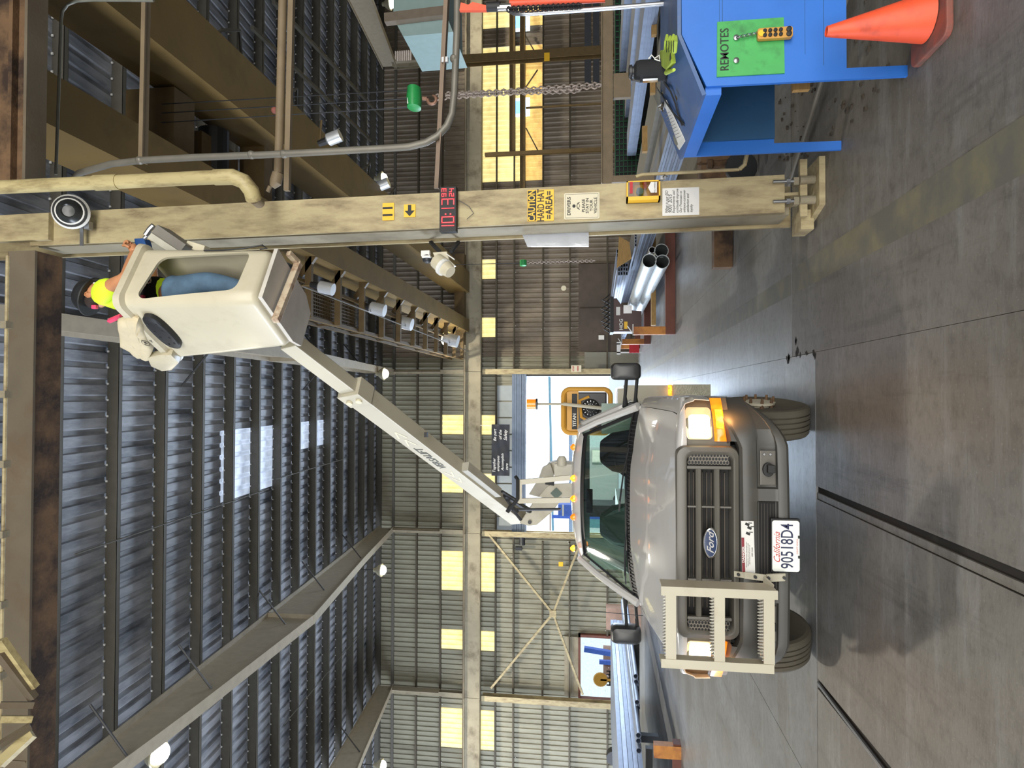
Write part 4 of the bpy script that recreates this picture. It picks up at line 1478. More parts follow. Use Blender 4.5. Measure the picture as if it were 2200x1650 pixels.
# stock on the right behind the blue desk
SR = 'tube stock behind the blue desk'
tubes('steel_tube', 'ribbed low stack between desk and signed column', 'ribbed tube stack behind the desk', 'tube', 3.9, .40, 3, 8, .2, .045, 8.9, 20, GALVT, t_=.004)
for i, (x0, x1, z0, z1, y0, y1, m_) in enumerate(((7.3, 8.0, .62, .88, 8.5, 20, GALVT), (9.9, 10.7, .80, 1.10, 12, 20, DTUBE), (5.6, 6.6, .30, .62, 9, 19.5, TEALW), (8.4, 9.3, .62, .95, 12, 19.8, DTUBE), (11.0, 12.0, .8, 1.05, 12, 20, GALVT))):
    g = G(); g.box(x0, x1, y0, y1, z0, z1)
    for q in (.25, .5, .75):
        g.box(x0 - .006, x0, y0, y1, z0 + (z1 - z0) * q - .006, z0 + (z1 - z0) * q + .006)
    g.box(x0, x1, y0, y1, z1, z1 + .012)
    tag(put('steel_channel', g, m_, bevel=.006), ['long bright channel behind the water bottle', 'wide dull channel above the glove, right side', 'lower long grey channel reaching the signed column', 'narrow channel in the middle of the right stock', 'bright channel at the right edge of the stock'][i], 'channel', SR)
for (px, py, i) in ((1402, 175, 0), (1385, 300, 1), (1405, 50, 2)):
    c = P(px, py, Y=13); g = G(); g.cb(c, (.5, .12, .1)); tag(put('timber_block', g, WOOD), ['timber spacer beside the clipboard in the stock', 'timber spacer under the bright channel near column', 'timber spacer at the right edge above the glove'][i], 'timber', 'timber spacers in the stock')
# green wire crates behind
t = thing('wire_rack', 'green wire mesh storage rack behind the steel stock', 'rack', (8, 20.5, 0))
a = P(1322, 395, Y=20.5); b = P(1375, -20, Y=20.5)
g = G()
n = 34
for k in range(n + 1):
    x = a.x + (b.x - a.x) * k / n
    g.box(x - .01, x + .01, 20.48, 20.5, b.z, a.z)
for k in range(7):
    z = b.z + (a.z - b.z) * k / 6
    g.box(a.x, b.x, 20.48, 20.5, z - .01, z + .01)
o = put('mesh_panel', g, MESHG, t); o['kind'] = 'stuff'
g = G(); g.box(a.x, b.x, 20.6, 21.6, .0, a.z); put('dark_goods', g, BLACK, t)
# dark vertical sheets against right wall
for k in range(3):
    a = P(1256 + k * 18, 180, Y=28.9); b = P(1270 + k * 18, 48, Y=28.9)
    g = G(); g.box(a.x, b.x + 2.5, 28.8, 28.95, b.z, a.z); tag(put('dark_panel', g, mat('dark_rubber_sheet', '#2c2f36', .5)), ['upper dark sheet on wall right of the chain', 'middle dark sheet on wall right of the chain', 'lower dark sheet on wall right of the chain'][k], 'panel', 'dark sheets on the right wall')

# floor clutter between desk and column
t = thing('pipe_valve', 'rusty threaded valve assembly on floor behind the desk', 'valve', P(1600, 352, Y=7.55))
c = P(1600, 352, Y=7.55)
g = G(); g.cyl(P(1497, 352, Y=7.55), P(1527, 352, Y=7.55), .012, n=8); g.cyl(P(1503, 352, Y=7.55), P(1508, 352, Y=7.55), .025, n=6); g.lathe([(.03, 0), (.06, .03), (.05, .08)], Matrix.Translation(P(1535, 352, Y=7.55)), 12)
g.tube([P(1530, 352, Y=7.55), P(1545, 352, Y=7.55), P(1600, 345, Y=7.55)], .04, 10); put('valve_body', g, RUST, t)
g = G(); g.tube([P(1605, 330, Y=7.5), P(1608, 385, Y=7.5)], .03, 10)
for y_ in (338, 356, 370):
    g.tube([P(1606, y_, Y=7.5), P(1606, y_ + 5, Y=7.5)], .042, 10)
put('pipe_run', g, PIPEG, t)
g = G(); c = P(1590, 360, Y=7.0); g.box(2.5, 3.2, 7.9, 8.2, 0, .55); tag(put('rusty_block', g, RUST), 'dark rusty steel block behind the valve on the floor', 'block')
g = G(); c = P(1592, 360, Y=7.2); g.lathe([(.10, -.05), (.16, -.04), (.17, 0), (.16, .04), (.10, .05)], Matrix.Translation(c) @ Matrix.Rotation(PI / 2, 4, 'X'), 20); tag(put('rubber_wheel', g, BLACK, smooth=True), 'black rubber wheel leaning behind the floor valve', 'wheel')
g = G(); g.tube([(1.86, 6.3, .03), (2.5, 5.2, .04), (3.1, 4.3, .04)], .02, 8); tag(put('floor_rod', g, PIPEG, smooth=True), 'dusty rod lying on floor under the blue desk', 'rod')
g = G()
random.seed(11)
for k in range(160):
    x = random.uniform(1.9, 3.4); y = random.uniform(4.0, 6.6)
    s_ = random.uniform(.006, .03)
    g.cb((x, y, s_ * .3), (s_, s_ * random.uniform(.5, 1.5), s_ * .6), Matrix.Rotation(random.uniform(0, 3), 3, 'Z'))
o = put('floor_debris', g, mat('debris', '#3c3429', .9, var=.4)); tag(o, 'scattered grit and scrap on floor below the desk', 'debris'); o['kind'] = 'stuff'

# ================================================================== BLUE DESK
XL_, XR_ = 1.80, 3.3
YN, YF = 3.97, 5.02
dk = thing('standing_desk', 'bright blue plywood lectern desk with sloped top', 'desk', (2.5, 4.5, 0))
T = .022
prof = [(1.838, 0), (1.838, 1.12), (2.168, 1.262), (XR_, 1.268), (XR_, .33), (1.895, .33), (1.905, 0)]
# near side board: leg, apron, panel
g = G(); g.prism([(x, YN, z) for x, z in [(1.838, 0), (1.845, 1.12), (2.168, 1.262), (XR_, 1.268), (XR_, .33), (1.905, .33), (1.90, 0)]], (0, T, 0)); put('side_panel', g, BLUE, dk)
g = G(); g.box(XR_ - .07, XR_, YN, YN + T, 0, .33); put('side_leg', g, BLUE, dk)
g = G(); g.prism([(x, YF - T, z) for x, z in [(1.80, 0), (1.80, 1.13), (2.14, 1.262), (XR_, 1.268), (XR_, .47), (1.87, .47), (1.865, 0)]], (0, T, 0)); put('side_panel', g, BLUE, dk)
# sloped top + flat top + front lip
g = G(); g.prism([(1.80, YN, 1.122), (2.168, YN, 1.266), (2.168, YN, 1.288), (1.79, YN, 1.144)], (0, YF - YN + .02, 0)); put('sloped_top', g, BLUET, dk)
g = G(); g.box(2.168, XR_, YN, YF + .02, 1.266, 1.288); put('flat_top', g, BLUET, dk)
g = G(); g.box(1.80, 1.85, YN + T, YF - T, 1.03, 1.122); put('front_apron', g, BLUE, dk)
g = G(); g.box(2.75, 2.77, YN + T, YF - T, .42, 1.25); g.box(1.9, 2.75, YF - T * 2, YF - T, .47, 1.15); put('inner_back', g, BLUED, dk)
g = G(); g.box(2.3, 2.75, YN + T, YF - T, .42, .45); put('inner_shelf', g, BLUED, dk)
g = G(); g.box(1.93, 2.4, YN + .3, YN + .34, .44, .54); put('stretcher', g, WOOD, dk)
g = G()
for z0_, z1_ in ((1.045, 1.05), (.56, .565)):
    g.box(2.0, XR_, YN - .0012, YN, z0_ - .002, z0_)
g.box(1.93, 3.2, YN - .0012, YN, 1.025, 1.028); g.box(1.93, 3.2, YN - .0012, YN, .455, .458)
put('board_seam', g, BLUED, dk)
# remote board
a = P(1540, 165, Y=YN - .008); b = P(1686, 157, Y=YN - .008); c = P(1684, 37, Y=YN - .008); d = P(1541, 47, Y=YN - .008)
rb = thing('remotes_board', 'green painted board stencilled REMOTES on the desk side', 'sign', (a + b) / 2)
g = G(); g.prism([a, b, c, d], (0, .008, 0)); put('board', g, GREEN, rb)
R0 = Matrix.Rotation(PI / 2, 3, 'X')
tp = P(1556, 106, Y=YN - .012)
text('REMOTES', .070, INK, rb, (tp.x, YN - .0105, tp.z - .004), rot=(PI / 2, 0, 0), sx=.86, bold=.004)
for (px, py) in ((1582, 129), (1582, 80), (1598, 150)):
    if py == 150:
        continue
    q = P(px, py, Y=YN - .02)
    g = G(); g.lathe([(.014, -.012), (.017, 0), (.006, .006)], Matrix.Translation(q) @ Matrix.Rotation(PI / 2, 4, 'X'), 12); put('peg', g, STEEL, rb, smooth=True)
rm = thing('crane_remote', 'yellow ten-button crane remote hanging from a peg', 'remote', P(1704, 68, Y=YN - .03))
a = P(1628, 84, Y=YN - .045); b = P(1704, 55, Y=YN - .045)
g = G(); g.prism([(x, YN - .014, z) for x, z in rrect(a.x, b.x, b.z, a.z, .014)], (0, -.03, 0)); put('body', g, mat('remote_yellow', '#b8873a', .5, var=.12, scale=20), rm, bevel=.004)
W = b.x - a.x; H = a.z - b.z
bm_ = None
for j in range(5):
    for i in range(2):
        g = G(); cc = V((a.x + W * (.3 + .4 * i), YN - .044, b.z + H * (.12 if j == 0 else .2 + .15 * j)))
        g.lathe([(.011, -.002), (.011, .008), (.006, .011)] if j else [(.015, -.002), (.015, .01), (.008, .013)], Matrix.Translation(cc) @ Matrix.Rotation(PI / 2, 4, 'X'), 10)
        put('push_button', g, BLACK, rm)
g = G(); g.cyl((a.x + W * .5, YN - .044, a.z - .02), (a.x + W * .5, YN - .05, a.z - .02), .018, n=12); put('round_badge', g, YELB, rm)
chain('remote_chain', 'short silver chain holding the yellow remote to its peg', P(1583, 80, Y=YN - .03), P(1630, 70, Y=YN - .03), 9, .008, .0025, CHROME)

# things on the desk top
sl = math.atan2(1.262 - 1.12, 2.168 - 1.84)
RS = Matrix.Rotation(-sl, 3, 'Y')


def top_at(px, py, h=0.0):
    """spot on the sloped or flat top"""
    n = V((-math.sin(sl), 0, math.cos(sl)))
    p0 = V((1.82, 4.5, 1.15)) + n * h
    d = ray(px, py)
    t_ = (p0 - CAM).dot(n) / d.dot(n)
    q = CAM + d * t_
    if q.x > 2.168:
        t_ = (1.29 + h - CAM.z) / d.z
        q = CAM + d * t_
    return q


t = thing('clipboard', 'clipboard with printed sheet at the desk front edge', 'clipboard', top_at(1440, 280))
pts = [top_at(x, y, .004) for x, y in ((1415, 228), (1432, 215), (1473, 303), (1460, 322))]
g = G(); g.prism(pts, (0, 0, .004)); put('paper', g, PAPER, t)
pts = [top_at(x, y, .001) for x, y in ((1404, 205), (1424, 197), (1475, 302), (1461, 325), (1450, 308))]
g = G(); g.prism(pts, (0, 0, .003)); put('board', g, GREYP, t)
g = G(); c = top_at(1425, 230, .012); g.cb(c, (.04, .09, .015), RS); g.tube([c + V((-.01, -.03, .01)), c + V((0, 0, .03)), c + V((-.01, .03, .01))], .004, 6); put('clip', g, CHROME, t)
g = G()
for k in range(9):
    a = top_at(1432 + k * 2.8 - 4, 246 + k * 6.5, .0095); b = top_at(1443 + k * 2.8 - 3, 240 + k * 6.5, .0095)
    g.beam(a, b, .004, .0006)
put('print_lines', g, mat('grey_ink', '#8b8a84', .7), t)
# bottle in a black sleeve
bb = top_at(1425, 160, .0)
Yb = 4.55
bt = P(1428, 150, Y=Yb)
zb_ = 1.29
t = thing('water_bottle', 'black sleeved water bottle with carabiner on the desk', 'bottle', (bt.x, Yb, zb_))
zt = P(1352, 152, Y=Yb).z
hh = zt - zb_
M = Matrix.Translation((bt.x, Yb, zb_))
g = G(); g.lathe([(.055, 0), (.072, .012), (.072, hh * .72), (.066, hh * .82), (.04, hh * .88)], M, 24); put('sleeve', g, BLKC, t, smooth=True)
g = G(); g.lathe([(.036, hh * .86), (.036, hh * .92), (.046, hh * .93), (.046, hh * 1.0), (.03, hh * 1.02)], M, 20); put('cap', g, DARK, t, smooth=True)
g = G(); g.tube([(bt.x - .05, Yb - .02, zt - .01), (bt.x - .075, Yb - .03, zt - .02), (bt.x - .085, Yb - .03, zt - .07)], .007, 8); put('carry_loop', g, DARK, t)
g = G(); c = V((bt.x + .045, Yb - .065, zb_ + hh * .35)); g.tube([c + V((.0, -.01, .04)), c + V((.025, -.01, .02)), c + V((.0, -.01, 0)), c + V((.02, -.01, -.03)), c + V((-.02, -.01, -.035)), c + V((-.005, -.01, 0))], .005, 6); put('printed_emblem', g, PAPER, t)
g = G(); g.cb((bt.x - .078, Yb - .02, zb_ + hh * .45), (.014, .03, .1)); put('carabiner', g, CHROME, t)
st = [top_at(1425, 175, .012), top_at(1440, 195, .012), top_at(1450, 220, .012), top_at(1458, 250, .010), top_at(1466, 270, .01)]
t = thing('bottle_strap', 'black webbing strap trailing from the bottle over the desk', 'strap', st[2])
g = G()
for i in range(len(st) - 1):
    g.beam(st[i], st[i + 1], .03, .003, up=V((-math.sin(sl), 0, math.cos(sl))))
st2 = [top_at(1412, 190, .012), top_at(1428, 215, .012), top_at(1448, 245, .01), top_at(1470, 268, .01)]
for i in range(len(st2) - 1):
    g.beam(st2[i], st2[i + 1], .025, .003, up=V((-math.sin(sl), 0, math.cos(sl))))
put('webbing', g, BLKC, t)
g = G(); g.cb(top_at(1454, 210, .016), (.03, .035, .006), RS); put('buckle', g, CHROME, t)
# glove
gc = P(1440, 120, Z=1.30)
t = thing('work_glove', 'yellow-green work glove lying on the desk top', 'glove', gc)
pal = [P(x, y, Z=1.305) for x, y in ((1427, 108), (1449, 104), (1453, 135), (1440, 150), (1428, 140))]
g = G(); g.prism(pal, (0, 0, .03)); put('palm', g, GLOVE, t, bevel=.008)
for i, (x0, x1) in enumerate(((1431, 1431), (1437, 1438), (1443, 1445), (1449, 1450))):
    g = G(); g.tube([P(x0, 110, Z=1.32), P(x1 + 1, 90, Z=1.325), P(x1 + 2, 76 + (i % 2) * 3, Z=1.315)], [.016, .015, .009], 8); put('finger', g, GLOVE, t, smooth=True)
g = G(); g.tube([P(1436, 148, Z=1.32), P(1432, 156, Z=1.32), P(1448, 150, Z=1.315)], [.014, .016, .01], 8); put('thumb', g, GLOVE, t, smooth=True)
g = G()
for k in range(4):
    g.beam(P(1432 + k * 5, 112, Z=1.338), P(1432 + k * 5, 88, Z=1.336), .006, .004)
g.cb(P(1440, 122, Z=1.337), (.03, .04, .004)); put('knuckle_guard', g, BLKC, t)
# cone
cb = V((2.10, 3.72, 0))
tipP = P(1775, 68, Y=3.78); 
cn = thing('traffic_cone', 'dirty orange traffic cone in front of the blue desk', 'cone', (2.05, 3.6, 0))
bc = P(1990, 38, Z=.04)
tip = V((bc.x + .02, bc.y - .0, 0)) 
zt = P(1775, 68, Y=bc.y).z
tipx = P(1775, 68, Y=bc.y).x
g = G()
lo = []
for k in range(14):
    f = k / 13
    r = .125 * (1 - f) + .027 * f
    c = V((bc.x, bc.y, .04)).lerp(V((tipx, bc.y, zt)), f)
    lo.append([c + V((r * math.cos(a), r * math.sin(a), 0)) for a in [2 * PI * i / 28 for i in range(28)]])
g.loft(lo, cap0=False, cap1=False)
put('body', g, ORANGE, cn, smooth=True, solid=.004)
g = G(); g.prism([(bc.x + a, bc.y + b, 0.0) for a, b in rrect(-.19, .19, -.19, .19, .05, 4)], (0, 0, .035)); put('base', g, ORANGED, cn, bevel=.008)

# ================================================================== THE TRUCK
TX, TY = -1.07, 4.85
tr = thing('utility_truck', 'white bucket truck with charcoal grille and lit headlamps', 'truck', (TX, TY, 0))


def tp_(name, g, m, parent=tr, **k):
    return put(name, g, m, parent, local=True, **k)


def interp(tab, y):
    for (a, *A), (b, *B) in zip(tab, tab[1:]):
        if y <= b:
            f = max(0, (y - a) / (b - a))
            f = f * f * (3 - 2 * f) * .3 + f * .7
            return [u + (v - u) * f for u, v in zip(A, B)]
    return list(tab[-1][1:])


# hood : y, zc, half width, z at edge
HT = [(.10, 1.190, .80, 1.165), (.16, 1.205, .92, 1.150), (.35, 1.245, .945, 1.178), (.8, 1.335, .955, 1.250), (1.25, 1.410, .965, 1.318), (1.48, 1.448, .96, 1.352)]


def hoodsec(y, side=0):
    zc, hw, ze = interp(HT, y)
    pts = []
    for i in range(-14, 15):
        s = i / 14
        a = abs(s)
        z = ze + (zc - ze) * (1 - a ** 2.6)
        # raised centre bulge with soft creases
        z += .012 * max(0, min(1, (.52 - a) / .05)) * min(1, y / .5)
        x = s * hw
        yy = y + .12 * a ** 3 * max(0, 1 - (y - .1) / .7) + .16 * (a ** 2) * max(0, (y - 1.2) / .28)
        pts.append((x, yy, z))
    return pts


g = G()
ys = [.10, .13, .18, .26, .35, .5, .65, .8, .95, 1.1, 1.25, 1.38, 1.48]
g.loft([[(x, y + .012, z - .05) for x, y, z in hoodsec(.10)]] + [hoodsec(y) for y in ys], closed=False)
tp_('hood', g, TRUCK, smooth=True, sharp=50)
# fenders
for s in (1, -1):
    g = G()
    L_ = []
    for y in (.17, .22, .3, .42, .6, .8, 1.0, 1.25, 1.5, 1.62):
        zc, hw, ze = interp(HT, min(y, 1.48))
        rnd = max(0, (.45 - y) / .28)
        xo = 1.065 - .03 * rnd ** 2
        zb = (.93 if y < .5 else .80) if y < 1.5 else .55
        zt_ = ze - .003
        yy = y + .04
        L_.append([(s * (hw + .004), yy, zt_), (s * (hw + .03), yy, zt_ - .006), (s * (xo - .02), yy, zt_ - .04), (s * xo, yy, zt_ - .10), (s * (xo + .012), yy, (zt_ + zb) / 2), (s * (xo + .005), yy, zb)])
    g.loft(L_, closed=False)
    # front return over the headlamp
    tp_('fender', g, TRUCK, smooth=True, solid=.006)
    g = G()
    L_ = []
    for k in range(12):
        f = k / 11
        x = .655 + .405 * f
        y = .112 + .20 * f ** 2.4
        zt_ = 1.172 - .05 * f ** 1.6
        L_.append([(s * (x - .01), y + .12, zt_ + .012), (s * x, y + .03, zt_ + .006), (s * x, y + .006, zt_ - .006), (s * x, y, zt_ - .03), (s * x, y + .004, 1.108)])
    g.loft(L_, closed=False)
    tp_('fender_cap', g, TRUCK, smooth=True, sharp=60)
# cab shell
g = G()
for s in (1, -1):
    g.prism([(s * 1.02, 1.62, .55), (s * 1.02, 3.0, .55), (s * 1.0, 3.0, 1.38), (s * .97, 1.62, 1.36)], (-s * .04, 0, 0))
tp_('door', g, TRUCK, bevel=.01)
g = G()
L_ = []
for y, zc, hw, ze in ((2.17, 1.955, .63, 1.925), (2.22, 2.00, .68, 1.945), (2.32, 2.035, .70, 1.955), (2.6, 2.06, .715, 1.97), (3.0, 2.05, .715, 1.97), (3.06, 1.9, .71, 1.88)):
    L_.append([(s_ / 10 * hw, y + .07 * abs(s_ / 10) ** 2.5 * (1 if y < 2.5 else 0), ze + (zc - ze) * (1 - abs(s_ / 10) ** 3)) for s_ in range(-10, 11)])
g.loft(L_, closed=False)
tp_('roof', g, TRUCK, smooth=True, solid=.012)
for s in (1, -1):
    g = G(); g.tube([(s * .965, 1.70, 1.365), (s * .90, 1.82, 1.52), (s * .80, 2.05, 1.76), (s * .695, 2.27, 1.955)], [.045, .04, .036, .034], 8)
    tp_('windshield_pillar', g, TRUCK, smooth=True)
    g = G(); g.tube([(s * .99, 2.95, 1.36), (s * .72, 3.0, 1.95)], .045, 8); g.tube([(s * .70, 2.3, 1.955), (s * .715, 3.0, 1.965)], .03, 8); tp_('door_frame', g, TRUCK, smooth=True)


def ws(u, v):
    """windshield surface : u -1..1 across, v 0..1 up"""
    a = abs(u)
    hw = .915 + (.655 - .915) * v
    y = 1.56 + (2.19 - 1.56) * v + (.17 - .06 * v) * a ** 2.2
    z = 1.485 + (1.955 - 1.485) * v - (.085 - .045 * v) * a ** 2.6
    return V((u * hw, y, z))


def wspatch(us, vs, off=0.0):
    g = G()
    g.loft([[ws(u, v) + V((0, -off, off)) for u in us] for v in vs], closed=False)
    return g


us = [-1 + i / 10 for i in range(21)]
tp_('windshield', wspatch(us, [i / 8 for i in range(9)]), GLASSW, smooth=True)
g = wspatch(us, [.90, .95, 1.0], .004)
g2 = wspatch(us, [0, .03], .004)
g3 = wspatch([-1, -.975, -.95], [i / 8 for i in range(9)], .004)
g4 = wspatch([.95, .975, 1], [i / 8 for i in range(9)], .004)
for q in (g2, g3, g4):
    g.add(q.v, q.f)
tp_('windshield_border', g, BLACK, smooth=True)
# cowl
g = G()
L_ = []
for k in range(21):
    u = -1 + k / 10
    a = abs(u)
    b_ = ws(u, 0)
    h_ = hoodsec(1.48)[min(28, max(0, int(round((u * .5 + .5) * 28))))]
    L_.append([(b_.x, b_.y + .02, b_.z + .005), (u * .93, (b_.y + h_[1]) / 2, (b_.z + h_[2]) / 2 - .01), (u * .94, h_[1] + .004, h_[2] - .012)])
g.loft(L_, closed=False)
tp_('cowl_grille', g, BLACK, smooth=True)
g = G()
for k in range(46):
    u = -.92 + k * .04
    b_ = ws(u, 0)
    h_ = hoodsec(1.48)[int(round((u * .5 + .5) * 28))]
    g.beam((u * .93, b_.y, b_.z), (u * .93, h_[1] + .01, h_[2] - .004), .008, .006)
o = tp_('cowl_slat', g, DARK); o['kind'] = 'stuff'
for (u0, u1, v1) in ((.62, .05, .1), (-.2, -.78, .08)):
    g = G(); a = ws(u0, 0) + V((0, -.03, .0)); b = ws(u1, v1) + V((0, -.018, .02)); g.tube([a, (a + b) / 2 + V((0, -.012, .012)), b], .008, 6); g.beam(ws(u1 + .28, v1 * .55) + V((0, -.012, .012)), ws(u1 - .12, v1 + .03) + V((0, -.012, .012)), .012, .014)
    tp_('wiper', g, BLACK)
g = G(); g.tube([(.99, 1.3, 1.33), (.99, 1.36, 1.5)], .004, 5)
g = G(); g.tube([(-.99, 1.4, 1.34), (-.985, 1.46, 1.85)], .003, 5); tp_('antenna', g, BLACK)
# marker lights
for x in (-.585, -.245, -.045, .175, .51):
    g = G(); g.lathe([(.034, 0), (.028, .022), (.010, .042)], Matrix.Translation((x, 2.25 + .04 * abs(x), 2.018)) @ Matrix.Rotation(.35, 4, 'X'), 14, sx=1.15)
    tp_('roof_marker_light', g, AMBERL if x in (-.585, .175, -.045) else AMBER, smooth=True)
# interior
it = sempty('t'); bpy.data.objects.remove(it)
g = G()
g.prism([(-.86, 1.72, 1.30), (.86, 1.72, 1.30), (.86, 1.72, 1.40), (.5, 1.62, 1.47), (-.5, 1.62, 1.47), (-.86, 1.72, 1.40)], (0, .42, -.02))
tp_('dashboard', g, mat('dash_grey', '#3f4644', .7), bevel=.02)
for x in (.42, -.42):
    g = G()
    g.prism([(x - .26, 2.62, .95), (x + .26, 2.62, .95), (x + .27, 2.66, 1.35), (x + .22, 2.72, 1.60), (x + .12, 2.74, 1.74), (x - .12, 2.74, 1.74), (x - .22, 2.72, 1.60), (x - .27, 2.66, 1.35)], (0, .16, 0))
    g.cb((x, 2.45, .98), (.5, .5, .15))
    tp_('seat', g, SEAT if x < 0 else BLKC, bevel=.045)
g = G(); c = V((.40, 2.13, 1.42))
Rw = Matrix.Rotation(math.radians(62), 3, 'X')
g.tube([c + Rw @ V((.185 * math.cos(a), .185 * math.sin(a), 0)) for a in [2 * PI * k / 24 for k in range(24)]], .014, 8, closed=True)
g.ball(c + V((0, .02, -.01)), .06); g.tube([c + Rw @ V((-.18, 0, 0)), c + Rw @ V((.18, 0, 0))], .014, 6); g.tube([c + Rw @ V((0, -.18, 0)), c], .014, 6)
tp_('steering_wheel', g, BLACK, smooth=True)
g = G(); g.cb((-.05, 2.16, 1.85), (.25, .03, .065)); g.tube([(-.05, 2.17, 1.86), (-.05, 2.2, 1.93)], .01, 6); tp_('rearview_mirror', g, BLACK, bevel=.02)
g = G()      # rear cab wall with window opening
for (x0, x1, z0, z1) in ((-.98, .98, .6, 1.42), (-.98, -.62, 1.42, 1.86), (.62, .98, 1.42, 1.72), (-.7, .7, 1.86, 1.96)):
    g.box(x0, x1, 2.97, 3.0, z0, z1)
tp_('rear_cab_wall', g, mat('cab_liner', '#97a89f', .8))
g = G(); g.box(-.98, .98, 1.75, 3.0, .6, .64); tp_('cab_floor', g, BLACK)
g = G(); g.cb((-.55, 1.86, 1.47), (.3, .12, .01), Matrix.Rotation(.2, 3, 'X')); g.cb((-.62, 1.9, 1.475), (.12, .1, .02), Matrix.Rotation(.4, 3, 'Z')); tp_('dash_papers', g, PAPER)
# mirrors
for s in (1, -1):
    hx = s * 1.315
    g = G()
    pr = rrect(-.085, .085, 1.335, 1.635, .05, 5)
    g.loft([[(hx + x, y, z + (0 if y > 1.78 else 0)) for x, z in [(x * k, (z - 1.485) * k + 1.485) for x, z in pr]] for y, k in ((1.72, .55), (1.735, .86), (1.78, 1.0), (1.88, 1.0), (1.90, .9))])
    m_ = tp_('door_mirror', g, mat('mirror_plastic', '#232425', .38, var=.05), smooth=True)
    g = G()
    for z in (1.37, 1.475):
        g.tube([(s * .97, 1.86, z + .01), (s * 1.06, 1.83, z + .015), (s * 1.25, 1.82, z)], [.03, .017, .017], 8)
    g.tube([(s * .955, 1.9, 1.34), (s * .975, 1.88, 1.43), (s * .94, 1.9, 1.5)], .035, 8)
    put('mirror_arm', g, MATS['mirror_plastic'], m_, local=True, smooth=True)


# ---- grille
def ring(g, loops):
    g.loft(loops, cap0=False, cap1=False)


gr = tp_('grille', (lambda g: (ring(g, [[(x, y, z) for x, z in rrect(-a, a, b0, b1, r, 6)] for a, b0, b1, r, y in
         ((.70, .745, 1.188, .06, .17), (.705, .74, 1.192, .07, .10), (.695, .748, 1.184, .07, .068), (.665, .775, 1.135, .06, .055), (.655, .785, 1.118, .05, .060), (.64, .79, 1.113, .05, .075), (.635, .80, 1.108, .05, .16))]), g)[1])(G()), CHARL, smooth=True, sharp=35)
g = G(); g.box(-.56, -.535, .055, .10, .80, 1.115); put('divider', g, CHARL, gr, local=True, bevel=.008)
g = G(); g.box(.535, .56, .055, .10, .80, 1.115); put('divider', g, CHARL, gr, local=True, bevel=.008)
for z in (1.028, .898):
    g = G(); g.loft([[(x, y + .012 * (abs(x) / .54) ** 2, z + dz) for y, dz in ((.10, .026), (.06, .022), (.048, .008), (.052, -.012), (.07, -.022), (.11, -.02))] for x in [-.54 + .06 * i for i in range(19)]])
    put('bar', g, CHARL, gr, local=True, smooth=True)
for x in (-.27, .26):
    g = G(); g.box(x - .006, x + .006, .068, .12, .80, 1.11); put('bar_divider', g, CHARL, gr, local=True)
g = G(); g.box(-.62, .62, .20, .22, .78, 1.12); put('radiator_screen', g, mat('radiator_dark', '#141311', .7), gr, local=True)
g = G()
for k in range(9):
    z = .83 + k * .032
    g.box(-.5, .5, .165, .18, z - .004, z + .004)
o = put('radiator_fin', g, mat('fin_brown', '#3d352b', .6), gr, local=True); o['kind'] = 'stuff'
for s in (1, -1):
    g = G(); g.box(min(s * .565, s * .645), max(s * .565, s * .645), .085, .10, .81, 1.105); put('honeycomb_back', g, BLACK, gr, local=True)
    g = G()
    for j in range(13):
        for i in range(3):
            cx_, cz_ = s * (.583 + i * .026), .825 + j * .0225 + (.011 if i % 2 else 0)
            if cz_ > 1.10:
                continue
            pts = [(cx_ + .0145 * math.cos(PI / 3 * k), .078, cz_ + .0125 * math.sin(PI / 3 * k)) for k in range(6)]
            g.tube(pts, .0026, 4, closed=True)
    o = put('honeycomb_mesh', g, mat('honey_grey', '#8d877e', .5), gr, local=True); o['kind'] = 'stuff'
# oval badge
Mb = Matrix.Translation((.005, .05, .953)) @ Matrix.Rotation(PI / 2, 4, 'X')
g = G(); g.lathe([(.112, -.01), (.116, .01), (.108, .022), (.10, .024), (.098, .016)], Mb, 40, sy=.46); em = put('oval_badge', g, CHROME, gr, local=True, smooth=True)
g = G(); g.lathe([(.098, .010), (.096, .018), (.0, .021)], Mb, 40, sy=.45); put('blue_field', g, mat('badge_blue', '#142a52', .2, coat=.6, var=.02), em, local=True, smooth=True)
text('Ford', .068, CHROME, em, (.005, .027, .953), shear=.45, bold=.012, sx=1.15, local=True, ext=.002)

